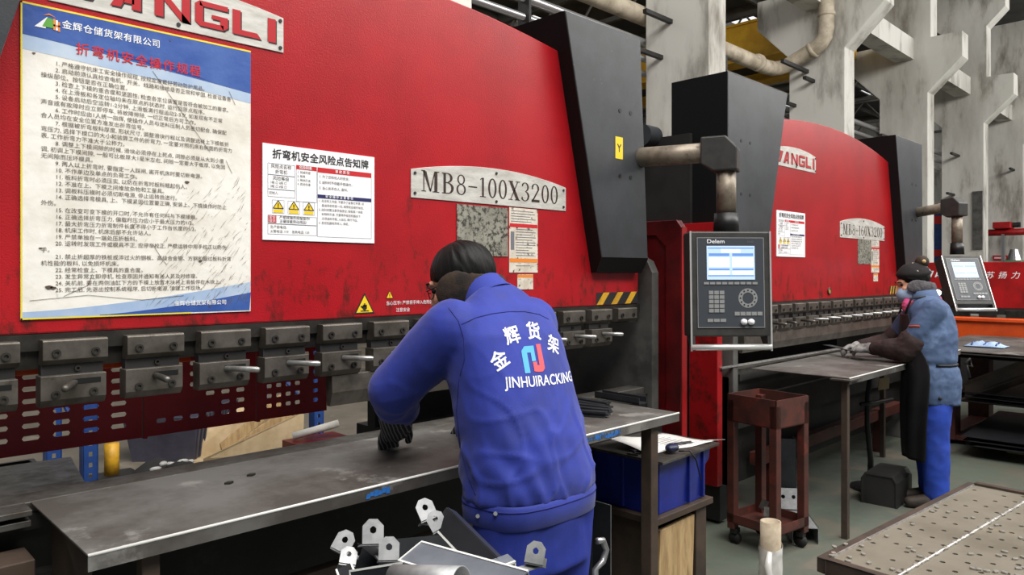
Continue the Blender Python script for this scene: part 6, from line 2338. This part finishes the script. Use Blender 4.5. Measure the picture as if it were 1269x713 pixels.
def ray2(px, py, lift=.002):
    d_ = (P(px, py, 4.0) - V((0, 0, CAM_Z))).normalized()
    h, nrm, _, _ = bv2.ray_cast(V((0, 0, CAM_Z)), d_)
    return None if h is None else h + nrm * lift
ps = [ray2(1127 + k * 1.6, 404.5 + .25 * math.sin(k), .001) for k in range(9)]
ps = [p for p in ps if p]
if len(ps) > 2:
    obj('orange_piping', B().tube(ps, .005, 6), M['orange'], J2)
p = ray2(1165, 494, .001)
if p:
    obj('snap_button', B().ell(p, .011, None, 10, 6), M['ink'], J2)
for s_, e_, w_ in ((s2L, e2L, w2L), (s2R, e2R, w2R)):
    b = B()
    b.limb([s_.lerp(e_, .8), e_, e_.lerp(w_, .5), e_.lerp(w_, .94)], [.088, .082, .07, .049], 18)
    link('oversleeve', remesh(b, .008, 4, folds(.007, (14, 14, 14), 2.0), 'oversleeve', M['sleeve2']), W2)
# pink scarf at the throat
b = B()
b.tube([C(sp2[7], .085 * math.cos(a_), .08 * math.sin(a_)) + V((0, 0, -.034 - .014 * math.cos(a_))) for a_ in [2 * PI * k / 24 for k in range(24)]], .022, 10, closed=True)
b.ell(C(sp2[6], .115, -.02) + V((0, 0, -.03)), (.035, .03, .05), None, 12, 8)
link('scarf', remesh(b, .006, 3, lambda co: .004 * noise.noise(co * 60), 'scarf', M['pink']), W2)
# apron: bib and long skirt wrapped round the front
def arc(c, a, d, t0, t1, n=22):
    return [c + RT2 * a * math.sin(t) + fw * d * math.cos(t) for t in [t0 + (t1 - t0) * k / n for k in range(n + 1)]]
rows = []
for z, w0, a, d in ((1.24, .5, .175, .155), (1.12, .72, .185, .172), (1.0, 1.0, .195, .178), (.92, 1.25, .195, .170), (.80, 1.2, .21, .186), (.62, 1.12, .215, .19), (.45, 1.05, .22, .19), (.30, 1.0, .22, .185)):
    # centre of the body at this height
    k = next((i for i in range(len(sp2) - 1) if sp2[i].z <= z <= sp2[i + 1].z), 0)
    t_ = max(0, min(1, (z - sp2[k].z) / (sp2[k + 1].z - sp2[k].z)))
    c = sp2[k].lerp(sp2[k + 1], t_)
    if z < .66:
        c = V((sp2[0].x, sp2[0].y, z)).lerp(V((5.29, 1.47, z)), (.66 - z) / .4)
    c = V((c.x, c.y, z))
    r_ = arc(c, a, d, -w0, w0)
    r_ = [p + (p - c).normalized() * (.006 * math.sin(i * 1.1 + z * 3) * (1 if z < .9 else .3)) for i, p in enumerate(r_)]
    rows.append(r_)
ap = obj('apron', B().loft(rows, caps=False, closed=False), M['apron'], W2, True)
sd = ap.modifiers.new('s', 'SOLIDIFY')
sd.thickness = .004
ss = ap.modifiers.new('ss', 'SUBSURF')
ss.levels = ss.render_levels = 1
st_ = []
for k in range(30):
    a_ = PI * (.42 + 1.16 * k / 29)
    o_ = C(V((5.33, 1.478, .915)), .5 * math.cos(a_), .5 * math.sin(a_))
    h, nrm, _, _ = bv2.ray_cast(o_, (V((5.33, 1.478, .915)) - o_).normalized())
    if h:
        st_.append(h + nrm * .004)
obj('apron_tie', B().tube(st_, .008, 8), M['apron'], ap, True)
kn = C(V((5.33, 1.478, .915)), -.165, -.02)
obj('tie_bow', B().tube([kn, kn + V((.03, -.02, .03)), kn + V((.045, -.03, -.02)), kn + V((.01, -.01, -.01)), kn + V((.03, -.02, -.09))], .008, 7), M['rubber'], ap, True)
for sx in (-1, 1):
    obj('apron_strap', B().tube([C(V((5.345, 1.525, 1.23)), .155, sx * .07), C(sp2[6], .10, sx * .07) + V((0, 0, .02)), C(sp2[7], .02, sx * .088), C(sp2[7], -.06, sx * .05) + V((0, 0, .0))], .007, 7), M['apron'], ap, True)
# beanie, bun, ear-warmer, mask
hair_cap(h2, hR2, 1.0, W2, M['hair'], cut=lambda d: d.z + .25 - .6 * max(0, d.y - .1) + .4 * max(0, -d.y))
bm = bmesh.new()
bmesh.ops.create_uvsphere(bm, u_segments=40, v_segments=24, radius=1.0)
for v_ in bm.verts:
    d = v_.co.normalized()
    k = max(0.0, min(1.0, (d.z - .05 - .25 * max(0, d.y)) / .14 + .5))
    r = .92 + .235 * k + .02 * noise.noise(d * 5)
    v_.co = h2 + hR2 @ V((d.x * .08 * r, -.016 + d.y * .098 * r, .03 + d.z * .092 * r))
me = bpy.data.meshes.new('beanie')
bm.to_mesh(me)
bm.free()
me.materials.append(M['cap2'])
for p in me.polygons:
    p.use_smooth = True
CP = link('beanie', me, W2)
bc = h2 + hR2 @ V((-.01, -.085, .125))
obj('bobble', B().ell(bc, .043, None, 18, 12), M['bobble'], CP, True)
dl = (V((0, 0, 1.5)) - bc).normalized()
obj('bobble_patch', B().ell(bc + (dl + V((.0, -.35, .1))) .normalized() * .036, (.014, .014, .014), None, 12, 8), M['tan'], CP, True)
b = B()
for sx in (-1, 1):
    b.ell(h2 + hR2 @ V((sx * .08, .012, -.022)), (.02, .06, .044), hR2, 20, 14)
rings = []
for k in range(25):
    a_ = math.radians(180 + 180 * k / 24)
    p = h2 + hR2 @ V((.088 * math.cos(a_), -.012 + .112 * math.sin(a_), -.022 - .03 * abs(math.sin(a_))))
    out = (p - (h2 + hR2 @ V((0, -.012, -.03)))).normalized()
    up_ = hR2 @ V((0, 0, 1))
    hg = .04 - .012 * math.sin(PI * k / 24)
    rings.append([p + up_ * hg * math.sin(t_) + out * .011 * math.cos(t_) for t_ in [2 * PI * j / 14 for j in range(14)]])
b.loft(rings)
link('ear_warmer', remesh(b, .006, 4, lambda co: .0025 * noise.noise(co * 80), 'ear_warmer', M['muff2']), W2)
bm = bmesh.new()
bmesh.ops.create_uvsphere(bm, u_segments=32, v_segments=20, radius=1.0)
for v_ in bm.verts:
    d = v_.co.normalized()
    q = V((d.x * .068, .035 + d.y * .084, -.062 + d.z * .064))
    if d.y < .0:
        q = V((d.x * .064, .03 + d.y * .02, -.062 + d.z * .058))
    v_.co = h2 + hR2 @ q
me = bpy.data.meshes.new('mask')
bm.to_mesh(me)
bm.free()
me.materials.append(M['mask'])
for p in me.polygons:
    p.use_smooth = True
mk = link('face_mask', me, W2)
for sx in (-1, 1):
    obj('ear_loop', B().tube([h2 + hR2 @ V((sx * .06, .05, -.03)), h2 + hR2 @ V((sx * .08, .0, -.01))], .002, 6), M['white'], mk)
    obj('eye', B().ell(h2 + hR2 @ V((sx * .032, .080, .004)), .0085, None, 12, 8), M['hair'], W2, True)
    obj('eyebrow', B().tube([h2 + hR2 @ V((sx * .016, .097, .022)), h2 + hR2 @ V((sx * .032, .094, .027)), h2 + hR2 @ V((sx * .047, .082, .022))], .003, 6), M['hair'], W2, True)

# the workpiece in her hands
a, b_ = w2L + V((-.03, .09, -.03)), onY(1024, 428, 2.22)
b_.z = max(b_.z, .955)
d = (b_ - a).normalized()
s_ = V((-d.y, d.x, 0)).normalized() * .03
o = obj('workpiece', B().prism([a - s_ - d * .08, b_ - s_, b_ + s_, a + s_ - d * .08], (0, 0, .004)), M['dark_zinc'])
tag(o, 'dark flat workpiece held in the woman\'s gloved hands over the die', 'workpiece')
